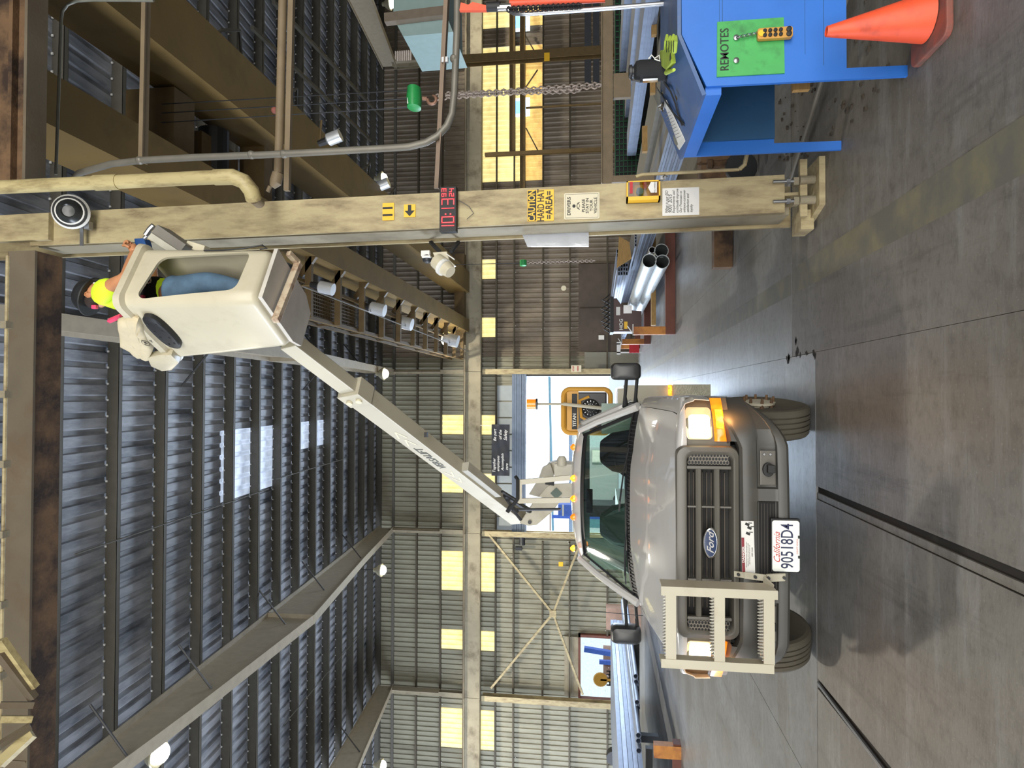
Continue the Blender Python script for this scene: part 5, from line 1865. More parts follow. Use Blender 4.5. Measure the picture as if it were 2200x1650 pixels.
# ---- headlamps
for s in (1, -1):
    def bx(x0, x1):
        return (x0, x1) if s > 0 else (-x1, -x0)
    g = G()
    L_ = []
    for k in range(10):
        f = k / 9
        x = .685 + .372 * f
        y = .155 + .17 * f ** 2.3
        L_.append([(s * x, y, .79), (s * x, y, 1.118), (s * x, y + .08, 1.118), (s * x, y + .08, .79)])
    g.loft(L_)
    hp = tp_('headlight', g, mat('lamp_bezel', '#5d564a', .4), smooth=True, sharp=40)

    def outline(a, b, z0, z1, y0, dy, r):
        return [(s * x, y0 + dy * ((x - a) / (b - a)) ** 1.8 if x > a else y0, z) for x, z in rrect(a, b, z0, z1, r, 4)]
    g = G(); g.loft([outline(.745, .985, .918, 1.105, .165, .10, .03), outline(.745, .985, .918, 1.105, .145, .10, .03)]); put('lamp_reflector', g, HEADR, hp, local=True, bevel=.004)
    g = G(); g.loft([outline(.755, .93, .93, 1.088, .143, .06, .03), outline(.76, .925, .935, 1.083, .122, .06, .03)]); put('lit_lens', g, HEADL, hp, local=True)
    g = G()
    L_ = []
    for k in range(12):
        f = k / 11
        x = .735 + .32 * f
        y = .135 + .16 * f ** 2.2
        L_.append([(s * x, y, .905 + .012 * f), (s * x, y - .012, .89), (s * x, y - .012, .835), (s * x, y, .818 + .035 * f), (s * x, y + .05, .86)])
    g.loft(L_); put('amber_lens', g, AMBER, hp, local=True, smooth=True)
    g = G(); g.loft([[(s * (a), .118 + .16 * max(0, (a - .735) / .32) ** 2.2 - e, z) for z in (.845, .895)] for a, e in ((.83, .008), (.90, .012), (.97, .008))], closed=False)
    put('amber_glow', g, AMBERL, hp, local=True)
    l = bpy.data.lights.new('headlight_beam', 'SPOT'); l.energy = 6; l.spot_size = 1.6; l.color = (1, .9, .7); l.shadow_soft_size = .06; l.spot_blend = .8
    lo_ = bpy.data.objects.new('headlight_beam', l); COL.objects.link(lo_); lo_.location = (TX + s * .85, TY + .10, 1.0); lo_.rotation_euler = (math.radians(-82), 0, 0)
    l = bpy.data.lights.new('turn_signal_glow', 'POINT'); l.energy = 3; l.color = (1, .45, .12); l.shadow_soft_size = .05
    lo_ = bpy.data.objects.new('turn_signal_glow', l); COL.objects.link(lo_); lo_.location = (TX + s * .95, TY + .1, .84)


# ---- bumper
def by(x):
    a = abs(x)
    return .03 * (a / .7) ** 2 if a < .7 else .03 + .46 * ((a - .7) / .36) ** 2.6


BPROF = [(.13, .745), (.035, .745), (.008, .728), (0, .70), (.006, .66), (.022, .628), (.05, .618), (.055, .60), (.055, .51), (.045, .492), (.012, .486), (.004, .465), (.008, .425), (.03, .405), (.10, .40)]


def bumpsec(x):
    a = abs(x)
    k = max(0, (a - .70) / .36)
    out = []
    for i, (yy, z) in enumerate(BPROF):
        zt = z
        if z > .6:
            zt = z + k * (z - .6) * 1.15
        else:
            zt = z + k ** 1.7 * (.66 - z) * .95 + k * .02
        dep = yy if (a < .69) else yy * max(0.15, 1 - (a - .69) * 6) if 4 <= i <= 10 else yy
        if .31 < a < .41 and 5 <= i <= 9:
            dep = .015
        out.append((x, by(x) + dep, zt))
    return out


xs = sorted(set([-1.06, -1.055, -1.04, -1.015, -.98, -.94, -.89, -.83, -.77, -.715, -.69, -.65, -.55, -.45, -.415, -.405, -.32, -.31, -.2, -.1, 0, .1, .2, .31, .32, .405, .415, .45, .55, .65, .69, .715, .77, .83, .89, .94, .98, 1.015, 1.04, 1.055, 1.06]))
g = G(); g.loft([bumpsec(x) for x in xs], closed=False)
bp = tp_('bumper', g, CHAR, smooth=True, sharp=32)
for s in (1, -1):
    # corner cap rising beside the lamps
    g = G()
    L_ = []
    for k in range(10):
        f = k / 9
        x = .74 + .325 * f
        b_ = by(x)
        L_.append([(s * x, b_ + .02, .745 + .16 * ((x - .7) / .36)), (s * x, b_ + .035 - .01 * f, .80 + .12 * f ** 1.5), (s * (x - .02), b_ + .11, .815 + .125 * f ** 1.5)])
    g.loft(L_, closed=False)
    put('corner_cap', g, CHAR, bp, local=True, smooth=True)
    # hook pocket
    x0, x1 = (.43, .68) if s > 0 else (-.68, -.43)
    g = G(); g.box(x0, x1, .035, .05, .497, .607); pk = put('hook_pocket', g, mat('pocket_plate', '#57544e', .5), bp, local=True, bevel=.012)
    g = G(); g.prism([((x0 + x1) / 2 + .05 * math.cos(a) - .01, .0, .555 + .038 * math.sin(a)) for a in [2 * PI * i / 16 for i in range(16)]], (0, .035, 0)); g.cb(((x0 + x1) / 2, -.02, .545), (.055, .05, .05)); put('tow_hook', g, BLACK, pk, local=True, bevel=.004)
    for z in (.535, .578):
        g = G(); g.lathe([(.011, 0), (.008, .004)], Matrix.Translation(((x1 - .028) if s > 0 else (x0 + .028), .035, z)) @ Matrix.Rotation(PI / 2, 4, 'X'), 12); put('bolt', g, STEEL, pk, local=True)
g = G(); g.box(-.31, .31, .045, .054, .5, .61); put('air_intake', g, mat('intake_dark', '#100f0e', .8), bp, local=True)
g = G()
for k in range(5):
    g.box(-.3, .3, .038, .045, .515 + k * .02, .520 + k * .02)
put('intake_slats', g, mat('slat_dark', '#2f2b26', .6), bp, local=True)
g = G(); g.box(-.66, .66, .12, .2, .42, .75); put('inner_support', g, BLACK, bp, local=True)
# licence plate
g = G(); g.box(-.175, .205, -.022, .02, .352, .548); put('plate_bracket', g, BLACK, bp, local=True, bevel=.006)
g = G(); g.prism([(x, -.024, z) for x, z in rrect(-.165, .193, .357, .541, .018, 4)], (0, -.004, 0)); lp = put('licence_plate', g, mat('plate_white', '#e4e6e0', .3, var=.01), bp, local=True)
text('90518D4', .118, INKB, lp, (.014, -.0285, .437), sx=.72, bold=.008, local=True)
text('California', .062, INKR, lp, (.0, -.0285, .508), sx=.9, shear=.5, local=True)
g = G()
for x in (-.06, .08):
    g.cb((x, -.029, .361), (.02, .004, .014))
put('plate_clip', g, BLACK, lp, local=True)
text('EXEMPT VEHICLE', .014, INKR, lp, (.014, -.0285, .372), local=True)
# danger sticker
g = G(); g.prism([(-.20, -.0015, .652), (.178, -.0015, .661), (.178, -.0015, .748), (-.20, -.0015, .742)], (0, -.003, 0)); dn = put('danger_sticker', g, PAPER, bp, local=True)
g = G(); g.prism([(-.196, -.0055, .72), (.06, -.0055, .727), (.06, -.0055, .746), (-.196, -.0055, .741)], (0, -.001, 0)); put('red_band', g, mat('maroon_ink', '#7d2630', .6), dn, local=True)
text('DANGER', .022, PAPER, dn, (-.06, -.0075, .7335), sx=1.3, bold=.02, local=True)
for k, s_ in enumerate(('ELECTROCUTION HAZARD THIS MACHINE IS NOT', 'INSULATED STAY AWAY FROM POWER LINES', 'AND THE VEHICLE WHEN BOOM IS UP')):
    text(s_, .0088, INK, dn, (-.06, -.0055, .711 - k * .011), sx=.9, local=True)
text('KEEP CLEAR', .012, INK, dn, (-.04, -.0055, .672), sx=1.0, bold=.02, local=True)
g = G()
for x, z in ((.09, .70), (.13, .69), (.155, .705)):
    g.cb((x, -.0055, z), (.018, .001, .03), Matrix.Rotation(.4, 3, 'Y')); g.cb((x + .01, -.0055, z - .02), (.006, .001, .025))
put('warning_pictogram', g, INK, dn, local=True)

# ---- folding step frame in front of the left end of the bumper
gf = put('step_frame', (lambda g: (g.box(-.775, -.715, -.30, -.285, .60, 1.335), g.box(-.775, -.765, -.285, -.08, .60, 1.33), g)[2])(G()), BOOMM, tr, local=True)
g = G(); g.box(-.285, -.225, -.30, -.285, .575, 1.335); g.box(-.235, -.225, -.285, -.12, .58, 1.33); put('side_channel', g, BOOMM, gf, local=True)
for z in (1.27, .95, .63):
    g = G(); g.box(-.72, -.28, -.295, -.285, z - .035, z + .035); g.box(-.72, -.28, -.285, -.12, z - .035, z - .025); t_ = put('step_tread', g, BOOMM, gf, local=True)
    g = G()
    for k in range(20):
        x = -.708 + k * .0216
        for yy in (-.27, -.21, -.15):
            g.add([(x, yy, z + .022), (x + .016, yy, z + .022), (x + .008, yy, z + .044), (x + .008, yy + .006, z + .044), (x, yy + .02, z + .022), (x + .016, yy + .02, z + .022)], [(0, 1, 2), (4, 3, 5), (0, 2, 3, 4), (1, 5, 3, 2), (0, 4, 5, 1)])
    g.box(-.715, -.275, -.284, -.13, z + .012, z + .022)
    o = put('serrated_grip', g, mat('grip_steel', '#b9b7ae', .45, metal=.4), t_, local=True); o['kind'] = 'stuff'
g = G(); g.beam((-.205, .02, .79), (-.20, -.03, .73), .04, .012); g.beam((-.20, -.03, .73), (-.195, -.10, .60), .045, .012); g.beam((-.195, -.10, .60), (-.19, -.08, .47), .055, .012); g.beam((-.2, -.12, .62), (-.235, -.2, .58), .05, .012)
put('mount_bracket', g, BOOMM, gf, local=True)
g = G()
for (x, y, z) in ((-.20, -.01, .77), (-.195, -.075, .67), (-.19, -.11, .59), (-.19, -.09, .48)):
    g.cyl((x, y - .02, z), (x, y, z), .011, n=6)
put('bolt', g, DARK, gf, local=True)

# ---- wheels
for s in (1, -1):
    wc = V((.885 if s > 0 else -.95, .95, .405))
    Rz = Matrix.Rotation(math.radians(-9), 4, 'Z')
    Mw = Matrix.Translation(wc) @ Rz @ Matrix.Rotation(PI / 2, 4, 'Y')
    g = G()
    prf = [(.27, -.10), (.36, -.125), (.39, -.118), (.403, -.10)]
    for zz in (-.062, -.02, .022, .064):
        prf += [(.405, zz - .006), (.393, zz - .005), (.393, zz + .005), (.405, zz + .006)]
    prf += [(.403, .10), (.39, .118), (.36, .125), (.27, .10)]
    g.lathe(prf, Mw, 48)
    whl = tp_('front_wheel', g, TIRE, smooth=True, sharp=28)
    g = G(); g.lathe([(.27, -.09), (.265, -.02 * s), (.16, .03 * s), (.10, .10 * s), (.07, .135 * s), (.06, .10 * s), (.0, .09 * s)] if s > 0 else [(.27, .09), (.265, .02), (.16, -.03), (.10, -.10), (.07, -.135), (.06, -.10), (0, -.09)], Mw, 24); put('rim', g, BOOMM, whl, local=True, smooth=True)
    for k in range(8):
        a = 2 * PI * k / 8
        g = G(); g.cyl(Mw @ V((.118 * math.cos(a), .118 * math.sin(a), .10 * s)), Mw @ V((.118 * math.cos(a), .118 * math.sin(a), .185 * s)), .017, .010, 8)
        put('lug_nut', g, RUST, whl, local=True)
    g = G(); g.lathe([(.13, .12 * s), (.135, .14 * s), (.10, .145 * s)] if s > 0 else [(.14, -.10), (.145, -.12), (.10, -.125)], Mw, 24); put('hub_plate', g, BOOMM, whl, local=True)
    g = G(); g.lathe([(.30, -.20), (.40, -.195), (.41, -.1), (.41, .1), (.40, .195), (.30, .20)], Matrix.Translation((s * .86, 5.6, .41)) @ Matrix.Rotation(PI / 2, 4, 'Y'), 32); tp_('rear_wheel', g, TIRE, smooth=True, sharp=30)
g = G(); g.cyl((-.8, .95, .40), (.8, .95, .40), .05, n=10); g.ball((-.15, .95, .40), .16); tp_('front_axle', g, BLACK, smooth=True)
g = G(); g.box(-.45, -.35, .3, 7.0, .55, .72); g.box(.35, .45, .3, 7.0, .55, .72); tp_('chassis_rail', g, BLACK)
g = G(); g.box(-.9, .9, 1.5, 1.6, .45, 1.3); tp_('firewall', g, BLACK)
g = G(); g.box(-.96, -.80, .35, 1.55, .85, .95); g.box(.80, .96, .35, 1.55, .85, .95); g.box(-.7, .7, .25, 1.5, .60, 1.05); tp_('engine_bay', g, BLACK)

# ---- service body behind the cab
sb = tp_('service_body', (lambda g: (g.box(-1.2, -.62, 3.3, 7.2, .62, 1.45), g.box(.62, 1.2, 3.3, 7.2, .62, 1.45), g.box(-1.2, 1.2, 3.25, 3.30, .45, 1.30), g.box(-.62, .62, 3.3, 7.2, .85, .95), g)[4])(G()), BOOMM)
for s_ in (1, -1):
    g = G(); g.box(min(.62 * s_, 1.21 * s_), max(.62 * s_, 1.21 * s_), 3.22, 3.25, .42, .86); put('kick_plate', g, mat('tread_plate', '#a8a592', .4, metal=.3, bump=.8, bscale=70), sb, local=True)
g = G(); g.cb((1.14, 3.2, .90), (.13, .05, .045)); put('clearance_lamp', g, AMBERL, sb, local=True, bevel=.01)
g = G(); g.box(.70, 1.16, 3.3, 3.9, 1.45, 1.52); put('generator_tray', g, BOOMM, sb, local=True)
# generator
gn = sb
x0 = P(1212, 930, Y=8.6).x - TX; x1 = P(1305, 836, Y=8.6).x - TX; z0 = P(1312, 880, Y=8.6).z; z1 = P(1210, 880, Y=8.6).z
g = G()
pr = rrect(x0, x1, z0, z1, .09, 5)
pts = [V((x, 3.72, z)) for x, z in pr]
g.tube(pts, .028, 8, closed=True); g.tube([p + V((0, .5, 0)) for p in pts], .028, 8, closed=True)
gf_ = put('generator_frame', g, GEN, sb, local=True, smooth=True)
g = G(); g.box(x0 + .04, x1 - .04, 3.76, 4.2, z0 + .05, z1 - .05); put('generator_body', g, DARK, gf_, local=True, bevel=.02)
g = G(); g.box(x0 + .02, x1 - .03, 3.73, 3.76, z1 - .20, z1 - .05); put('generator_panel', g, GEN, gf_, local=True)
g = G(); g.box(x0 + .05, x1 - .06, 3.72, 3.73, z1 - .185, z1 - .115); put('name_strip', g, BLACK, gf_, local=True)
text('TITAN', .06, PAPER, gf_, (x0 + .17, 3.715, z1 - .15), bold=.02, local=True)
g = G(); c = V(((x0 + x1) / 2 + .04, 3.74, (z0 + z1) / 2 - .05))
g.lathe([(.11, -.02), (.12, 0), (.08, .03), (.02, .035)], Matrix.Translation(c) @ Matrix.Rotation(PI / 2, 4, 'X'), 20); put('recoil_starter', g, BLACK, gf_, local=True, smooth=True)
g = G()
for k in range(14):
    a = 2 * PI * k / 14
    g.beam(c + V((.05 * math.cos(a), -.03, .05 * math.sin(a))), c + V((.10 * math.cos(a), -.022, .10 * math.sin(a))), .008, .006, up=V((0, 1, 0)))
put('starter_vane', g, STEEL, gf_, local=True)
g = G(); g.tube([(c.x - .16, 3.73, c.z + .05), (c.x - .12, 3.72, c.z + .12), (c.x + .1, 3.72, c.z + .14), (c.x + .15, 3.73, c.z + .02)], .02, 6); g.cb((c.x - .2, 3.74, c.z), (.08, .03, .16)); put('engine_cover', g, GEN, gf_, local=True)
# beacon mast
a = P(1322, 880, Y=8.45) - V((TX, TY, 0)); b = P(1210, 868, Y=8.45) - V((TX, TY, 0)); c = P(1155, 868, Y=8.45) - V((TX, TY, 0)); d = P(1132, 868, Y=8.45) - V((TX, TY, 0))
g = G(); g.tube([a, b], .022, 8); g.tube([b, c], .014, 8); bm1 = put('beacon_mast', g, BOOMM, sb, local=True)
g = G(); g.tube([c, c.lerp(d, .15)], .07, 16); put('beacon_base', g, DARK, bm1, local=True)
g = G(); g.tube([c.lerp(d, .15), d], .062, 16); put('beacon_lens', g, AMBER, bm1, local=True, smooth=True)


# ---- turret and lower boom plates
def pw(l, Y):
    return [P(px, py, Y=Y) for px, py in l]


g = G(); g.prism(pw([(1157, 1068), (1178, 1044), (1190, 1040), (1245, 1038), (1245, 1068)], 8.35), (0, .04, 0)); tu = put('turret', g, BOOMM, tr)
g = G(); g.prism(pw([(1116, 1124), (1135, 1130), (1153, 1128), (1187, 1099), (1203, 1078), (1210, 1062), (1146, 1078)], 8.6), (0, .25, 0)); put('riser_plate', g, BOOMM, tu, bevel=.01)
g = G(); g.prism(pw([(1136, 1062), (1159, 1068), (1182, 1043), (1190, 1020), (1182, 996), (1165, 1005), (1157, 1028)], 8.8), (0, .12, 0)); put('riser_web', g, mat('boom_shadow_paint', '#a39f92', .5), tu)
g = G(); g.prism(pw([(1157, 1028), (1177, 996), (1193, 992), (1240, 996), (1240, 1018), (1190, 1020)], 8.95), (0, .3, 0)); put('pedestal', g, BOOMM, tu, bevel=.01)
g = G(); p = P(1207, 980, Y=8.3); q = P(1207, 1000, Y=8.3); g.tube([p, p.lerp(q, .3), q], [.035, .06, .06], 14); g.cb(P(1210, 1010, Y=8.35), (.16, .12, .22)); put('slew_motor', g, mat('motor_paint', '#b3ae9f', .5), tu, smooth=True)
g = G()
c = P(1195, 1060, Y=8.33)
g.prism([c + V((.075, 0, 0)), c + V((0, 0, .075)), c + V((-.075, 0, 0)), c + V((0, 0, -.075))], (0, -.004, 0)); put('diamond_decal', g, mat('decal_green', '#4d5f55', .5), tu)
g = G(); g.beam(P(1172, 1033, Y=8.32), P(1191, 1036, Y=8.32), .01, .09); put('black_label', g, BLACK, tu)
g = G(); g.cyl(P(1138, 1122, Y=8.58), P(1138, 1122, Y=8.55), .025, n=12); put('pivot_pin', g, DARK, tu)
# boom rest frame standing behind the cab
g = G(); g.beam(P(1225, 1026, Y=7.95), P(1114, 1036, Y=7.95), .05, .06, up=V((1, 0, 0))); g.beam(P(1225, 1074, Y=7.95), P(1115, 1076, Y=7.95), .05, .06, up=V((1, 0, 0))); g.beam(P(1117, 1032, Y=7.95), P(1117, 1080, Y=7.95), .05, .05)
rs_ = put('boom_rest', g, BOOMM, tr)
g = G(); g.tube([P(1108, 1024, Y=7.93), P(1112, 1030, Y=7.9), P(1112, 1072, Y=7.9), P(1105, 1082, Y=7.9), P(1095, 1092, Y=7.9)], .022, 8); put('rubber_saddle', g, BLACK, rs_, smooth=True)
g = G()
for a_, b_, r_ in (((1090, 1095), (1205, 1094), .018), ((1100, 1093), (1120, 1118), .02), ((1084, 1066), (1100, 1090), .02), ((1095, 1085), (1112, 1102), .03), ((1090, 1100), (1098, 1086), .03)):
    g.tube([P(*a_, Y=8.2), P(*b_, Y=8.2)], r_, 6)
put('hose_bundle', g, DARK, rs_)
# upper boom
E0 = P(1108, 1108, Y=8.8)
E1 = P(622, 733, Y=5.15)
dB = (E1 - E0)
LB = dB.length
dB.normalize()


def bpt(f):
    return E0.lerp(E1, f)


def find_f(px):
    lo, hi = 0.0, 1.0
    for _ in range(40):
        m = (lo + hi) / 2
        q = bpt(m) - CAM
        x = CY - F * q.dot(UP) / q.dot(FW)
        if x > px:
            lo = m
        else:
            hi = m
    return lo


fj = find_f(758)
g = G(); g.beam(E0 - dB * .1, bpt(fj), .17, .22); bo = put('boom', g, BOOMM, tr, bevel=.008)
g = G(); g.beam(bpt(fj - .05), bpt(1.0), .125, .165); put('inner_boom', g, BOOMM, bo, bevel=.008)
g = G(); g.beam(bpt(fj - .035), bpt(fj + .012), .19, .24); bc_ = put('boom_collar', g, BOOMM, bo, bevel=.006)
_, sB, uB = frame(dB)
for k in (-1, 1):
    c = bpt(fj - .012) - sB * .135 + uB * (.07 * k)
    for s3 in (1, -1):
        g = G(); cc = bpt(fj - .012) + sB * (.095 * s3) + uB * (.055 * k); g.cyl(cc, cc + sB * (.02 * s3), .03, n=12); put('wear_pad_bolt', g, SIGNC, bc_)
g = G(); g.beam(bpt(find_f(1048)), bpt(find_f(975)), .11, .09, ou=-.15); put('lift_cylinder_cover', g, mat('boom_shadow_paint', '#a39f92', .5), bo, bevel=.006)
g = G(); g.tube([bpt(find_f(1055)) - uB * .2, bpt(find_f(1085)) - uB * .24, bpt(find_f(1105)) - uB * .28], .035, 8); g.tube([bpt(find_f(1045)) - uB * .22, bpt(find_f(1075)) - uB * .27], .02, 6); put('lift_cylinder', g, DARK, bo)
g = G(); g.cb(bpt(find_f(888)) - uB * .16, (.05, .06, .03)); put('hose_guide', g, BLACK, bo)
# maker lettering along the side of the boom
xax = -dB if (-dB).dot(RT) > 0 else dB
xax = dB
side = sB if sB.dot(CAM - E0) > 0 else -sB
yax = side.cross(xax)
Rt = Matrix((xax, yax, side)).transposed()
text('VERSALIFT', .12, mat('boom_letter', '#3c4038', .5), bo, bpt(find_f(930)) + side * .088, R=Rt, shear=.3, sx=1.0, bold=.01)
text('<<        >>', .24, SIGNC, bo, bpt(find_f(930)) + side * .087, R=Rt, sx=1.3)

# ================================================================== THE BUCKET
ZB, ZT = 4.11, 5.165
N0 = V((.657, 4.20, 0))
uu = V((.868, .496, 0)); uu.normalize()
vv_ = V((-uu.y, uu.x, 0))
def bkpt(a, b, z):
    return N0 + uu * a + vv_ * b + V((0, 0, z))


def bloop(z, wa, wb, r, ins=0.0):
    a0 = ins; b0 = ins
    return [bkpt(a, b, z) for a, b in rrect(ins, wa - ins, ins, wb - ins, max(.01, r - ins), 6)]


def dims(f):
    return .49 + .045 * f, .62 + .16 * f


L_ = []
for z, f, ex in ((ZB, 0, -.03), (ZB + .012, .01, -.012), (ZB + .04, .03, 0), (ZB + .3, .3, 0), (ZB + .6, .6, 0), (ZT - .08, .93, 0), (ZT - .06, .95, .0), (ZT - .045, .96, .028), (ZT, 1, .034)):
    wa, wb = dims(f)
    L_.append([bkpt(a, b, z) for a, b in rrect(-ex, wa + ex, -ex, wb + ex, .085, 6)])
gO = G(); gO.loft(L_)
L_ = []
for z, f in ((ZB + .03, 0), (ZB + .3, .3), (ZT + .05, 1.05)):
    wa, wb = dims(f)
    L_.append([bkpt(a, b, z) for a, b in rrect(.018, wa - .018, .018, wb - .018, .07, 6)])
gI = G(); gI.loft(L_)


def onface(px, py):
    """photo spot on the bucket side that has the opening"""
    n = uu.cross(V((0, 0, 1)))
    d = ray(px, py)
    t_ = (N0 - CAM).dot(n) / d.dot(n)
    q = CAM + d * t_
    return (q - N0).dot(uu), q.z


wn_ = [onface(*q) for q in ((290, 640), (346, 553), (540, 541), (505, 622))]
# opening with rounded corners
cor = []
n_ = len(wn_)
for i in range(n_):
    p0 = V((*wn_[i - 1], 0)); p1 = V((*wn_[i], 0)); p2 = V((*wn_[(i + 1) % n_], 0))
    r = .07
    a = p1 + (p0 - p1).normalized() * r; b = p1 + (p2 - p1).normalized() * r
    for k in range(6):
        t_ = k / 5
        cor.append(a * (1 - t_) ** 2 + p1 * 2 * t_ * (1 - t_) + b * t_ ** 2)
gC = G(); gC.prism([bkpt(c.x, -.1, c.y) for c in cor], vv_ * .25)


def boolop(base, cutters):
    me = base.mesh('bo')
    o = bpy.data.objects.new('bo', me); COL.objects.link(o)
    tmp = []
    for c in cutters:
        co_ = bpy.data.objects.new('c', c.mesh('c')); COL.objects.link(co_); tmp.append(co_)
        md = o.modifiers.new('b', 'BOOLEAN'); md.operation = 'DIFFERENCE'; md.object = co_; md.solver = 'EXACT'
    bpy.context.view_layer.update()
    m2 = bpy.data.meshes.new_from_object(o.evaluated_get(bpy.context.evaluated_depsgraph_get()))
    for q in tmp + [o]:
        bpy.data.objects.remove(q)
    return m2


mB = boolop(gO, [gI, gC])
orgT = org(tr)
mB.transform(Matrix.Translation(-orgT))
mB.materials.clear(); mB.materials.append(BKT)
mB.shade_smooth(); mB.set_sharp_from_angle(angle=math.radians(38))
bk = bpy.data.objects.new('bucket', mB); bk.parent = tr; COL.objects.link(bk)
# base plate and step bar under it
g = G(); g.prism([bkpt(.05, .04, ZB - .03), bkpt(.50, .04, ZB - .03), bkpt(.50, .58, ZB - .03), bkpt(.42, .72, ZB - .03), bkpt(.1, .72, ZB - .03), bkpt(.05, .58, ZB - .03)], (0, 0, .03)); put('base_plate', g, mat('base_grey', '#c2bdb4', .5), bk)
g = G(); a = P(592, 690, Z=ZB - .07); b = P(641, 566, Z=ZB - .07)
g.beam(a, b, .045, .05); g.beam(b, b + vv_ * -.12 + V((0, 0, .03)), .04, .04); put('bumper_bar', g, mat('rusty_white', '#c3b49c', .6, col2='#7b4a2c', s2=14, t2=.58, var=.05), bk, bevel=.004)
# on the left face : oval step pads, canvas tool bag, tray
nL = -uu          # outward of left face


def onleft(px, py, h=0):
    d = ray(px, py)
    p0 = N0 + nL * h
    t_ = (p0 - CAM).dot(nL) / d.dot(nL)
    return CAM + d * t_


Rl = Matrix((vv_, V((0, 0, 1)), vv_.cross(V((0, 0, 1))))).transposed()


def oval(px, py, wdt, hgt, dep, ang=0.0, n=28, e=2.6):
    c = onleft(px, py)
    pts = []
    for k in range(n):
        a = 2 * PI * k / n
        x = wdt / 2 * math.copysign(abs(math.cos(a)) ** (2 / e), math.cos(a)); z = hgt / 2 * math.copysign(abs(math.sin(a)) ** (2 / e), math.sin(a))
        x, z = x * math.cos(ang) - z * math.sin(ang), x * math.sin(ang) + z * math.cos(ang)
        pts.append(c + vv_ * x + V((0, 0, z)))
    return pts


ov = oval(352, 708, .41, .145, 0)
g = G(); g.loft([[p - nL * .0 for p in ov], [p + nL * .035 for p in ov], [ov_c + nL * .045 for ov_c in [((p - sum(ov, V()) / 28) * .9 + sum(ov, V()) / 28) for p in ov]]]); sp = put('step_pad', g, BLACK, bk, smooth=True)
g = G()
cc = sum(ov, V()) / 28
for a_, b_ in ((-.13, .03), (-.04, -.03), (.04, .035), (.05, -.03), (.13, .02), (.12, -.03), (-.12, -.03), (-.03, .035)):
    p = cc + vv_ * a_ + V((0, 0, b_)) + nL * .045
    g = G(); g.cyl(p, p + nL * .004, .008, n=8); put('pad_rivet', g, DARK, sp)
g = G()
bag = [onleft(*q) for q in ((256, 683), (262, 735), (300, 762), (322, 768), (330, 745), (310, 700), (300, 680), (275, 676))]
cb_ = sum(bag, V()) / len(bag)

_b = []
for i in range(len(bag)):
    for k in range(4):
        _b.append(bag[i].lerp(bag[(i + 1) % len(bag)], k / 4))
g.loft([[(p - cb_) * k_ + cb_ + nL * (h_ + .006 * math.sin(j_ * 1.9)) for j_, p in enumerate(_b)] for k_, h_ in ((1, 0), (1.03, .02), (.99, .04), (.9, .052), (.7, .056), (.4, .054))])
bgo = put('canvas_bag', g, CANVAS, bk, smooth=True, sharp=50)
Rbag = Rl
g = G(); c = onleft(313, 737, .058)
g.tube([c + vv_ * (.035 * math.cos(a)) + V((0, 0, .027 * math.sin(a))) for a in [2 * PI * k / 20 for k in range(20)]], .0022, 4, closed=True); put('round_logo', g, INK, bgo)
# the left face is seen with its vv_ axis running away, so lettering reads along -vv_
Rr = Matrix((-vv_, V((0, 0, 1)), (-vv_).cross(V((0, 0, 1))))).transposed()
text('W', .035, INK, bgo, onleft(313, 737, .059), R=Rr, bold=.02)
text('FS2', .022, INK, bgo, onleft(325, 733, .059), R=Rr, bold=.02)
tyl = [onleft(*q) for q in ((322, 758), (330, 776), (352, 786), (372, 784), (388, 768), (372, 752), (345, 752))]
g = G(); c_ = sum(tyl, V()) / len(tyl); g.loft([tyl, [(p - c_) * 1.02 + c_ + nL * .05 for p in tyl], [(p - c_) * .85 + c_ + nL * .06 for p in tyl]]); put('side_lug', g, BKT, bk, smooth=True, sharp=50)
g = G(); c = onleft(368, 764, .03); g.tube([c + vv_ * .03, c + vv_ * .03 + nL * .02 + V((0, 0, .02)), c - vv_ * .03 + nL * .02 + V((0, 0, .02)), c - vv_ * .03], .005, 6); put('tie_ring', g, COPPER, bk)
# chain latch on the opening, control console, inner tools
g = G(); a = onface(545, 530); p = [bkpt(onface(*q)[0], -.012, onface(*q)[1]) for q in ((440, 541), (480, 540), (520, 537), (548, 532), (565, 529), (575, 536), (560, 538))]
g.tube(p, .006, 6); put('latch_cable', g, DARK, bk)
cc = P(362, 512, Y=4.62)
cnL = put('control_console', (lambda g: (g.prism([P(337, 482, Y=4.62), P(399, 525, Y=4.62), P(387, 541, Y=4.62), P(325, 500, Y=4.62)], (0, .16, 0)), g)[1])(G()), mat('console_grey', '#75716a', .5), bk, bevel=.004)
g = G(); g.prism([P(325, 500, Y=4.60), P(387, 541, Y=4.60), P(372, 548, Y=4.60), P(316, 511, Y=4.60)], (0, .18, 0)); put('console_lid', g, mat('console_lid', '#b4b2a4', .4), cnL, bevel=.003)
g = G(); g.tube([P(313, 505, Y=4.62), P(322, 492, Y=4.62), P(330, 484, Y=4.62)], .02, 8); g.tube([P(310, 512, Y=4.64), P(324, 500, Y=4.64)], .014, 8); put('control_lever', g, STEEL, cnL)
g = G(); g.prism([P(287, 512, Y=4.66), P(309, 511, Y=4.66), P(314, 529, Y=4.66), P(304, 536, Y=4.66), P(291, 531, Y=4.66)], (0, .08, 0)); put('lever_cover', g, BLUEP, cnL, bevel=.01)
g = G(); g.cb(P(425, 532, Y=4.75), (.06, .08, .16), Matrix.Rotation(.3, 3, 'Y')); put('side_bracket', g, SIGNC, cnL, bevel=.01)
g = G(); p1 = P(345, 560, Y=4.60); 
for k in range(5):
    q = P(345 + k * 13, 561 + (k % 2) * 3, Y=4.66); g.ball(q, .026, (1, 1, 1.2), n=8)
    g.tube([q, q + V((.01, -.03, .03))], .007, 5)
g.beam(P(335, 562, Y=4.70), P(408, 566, Y=4.70), .06, .05)
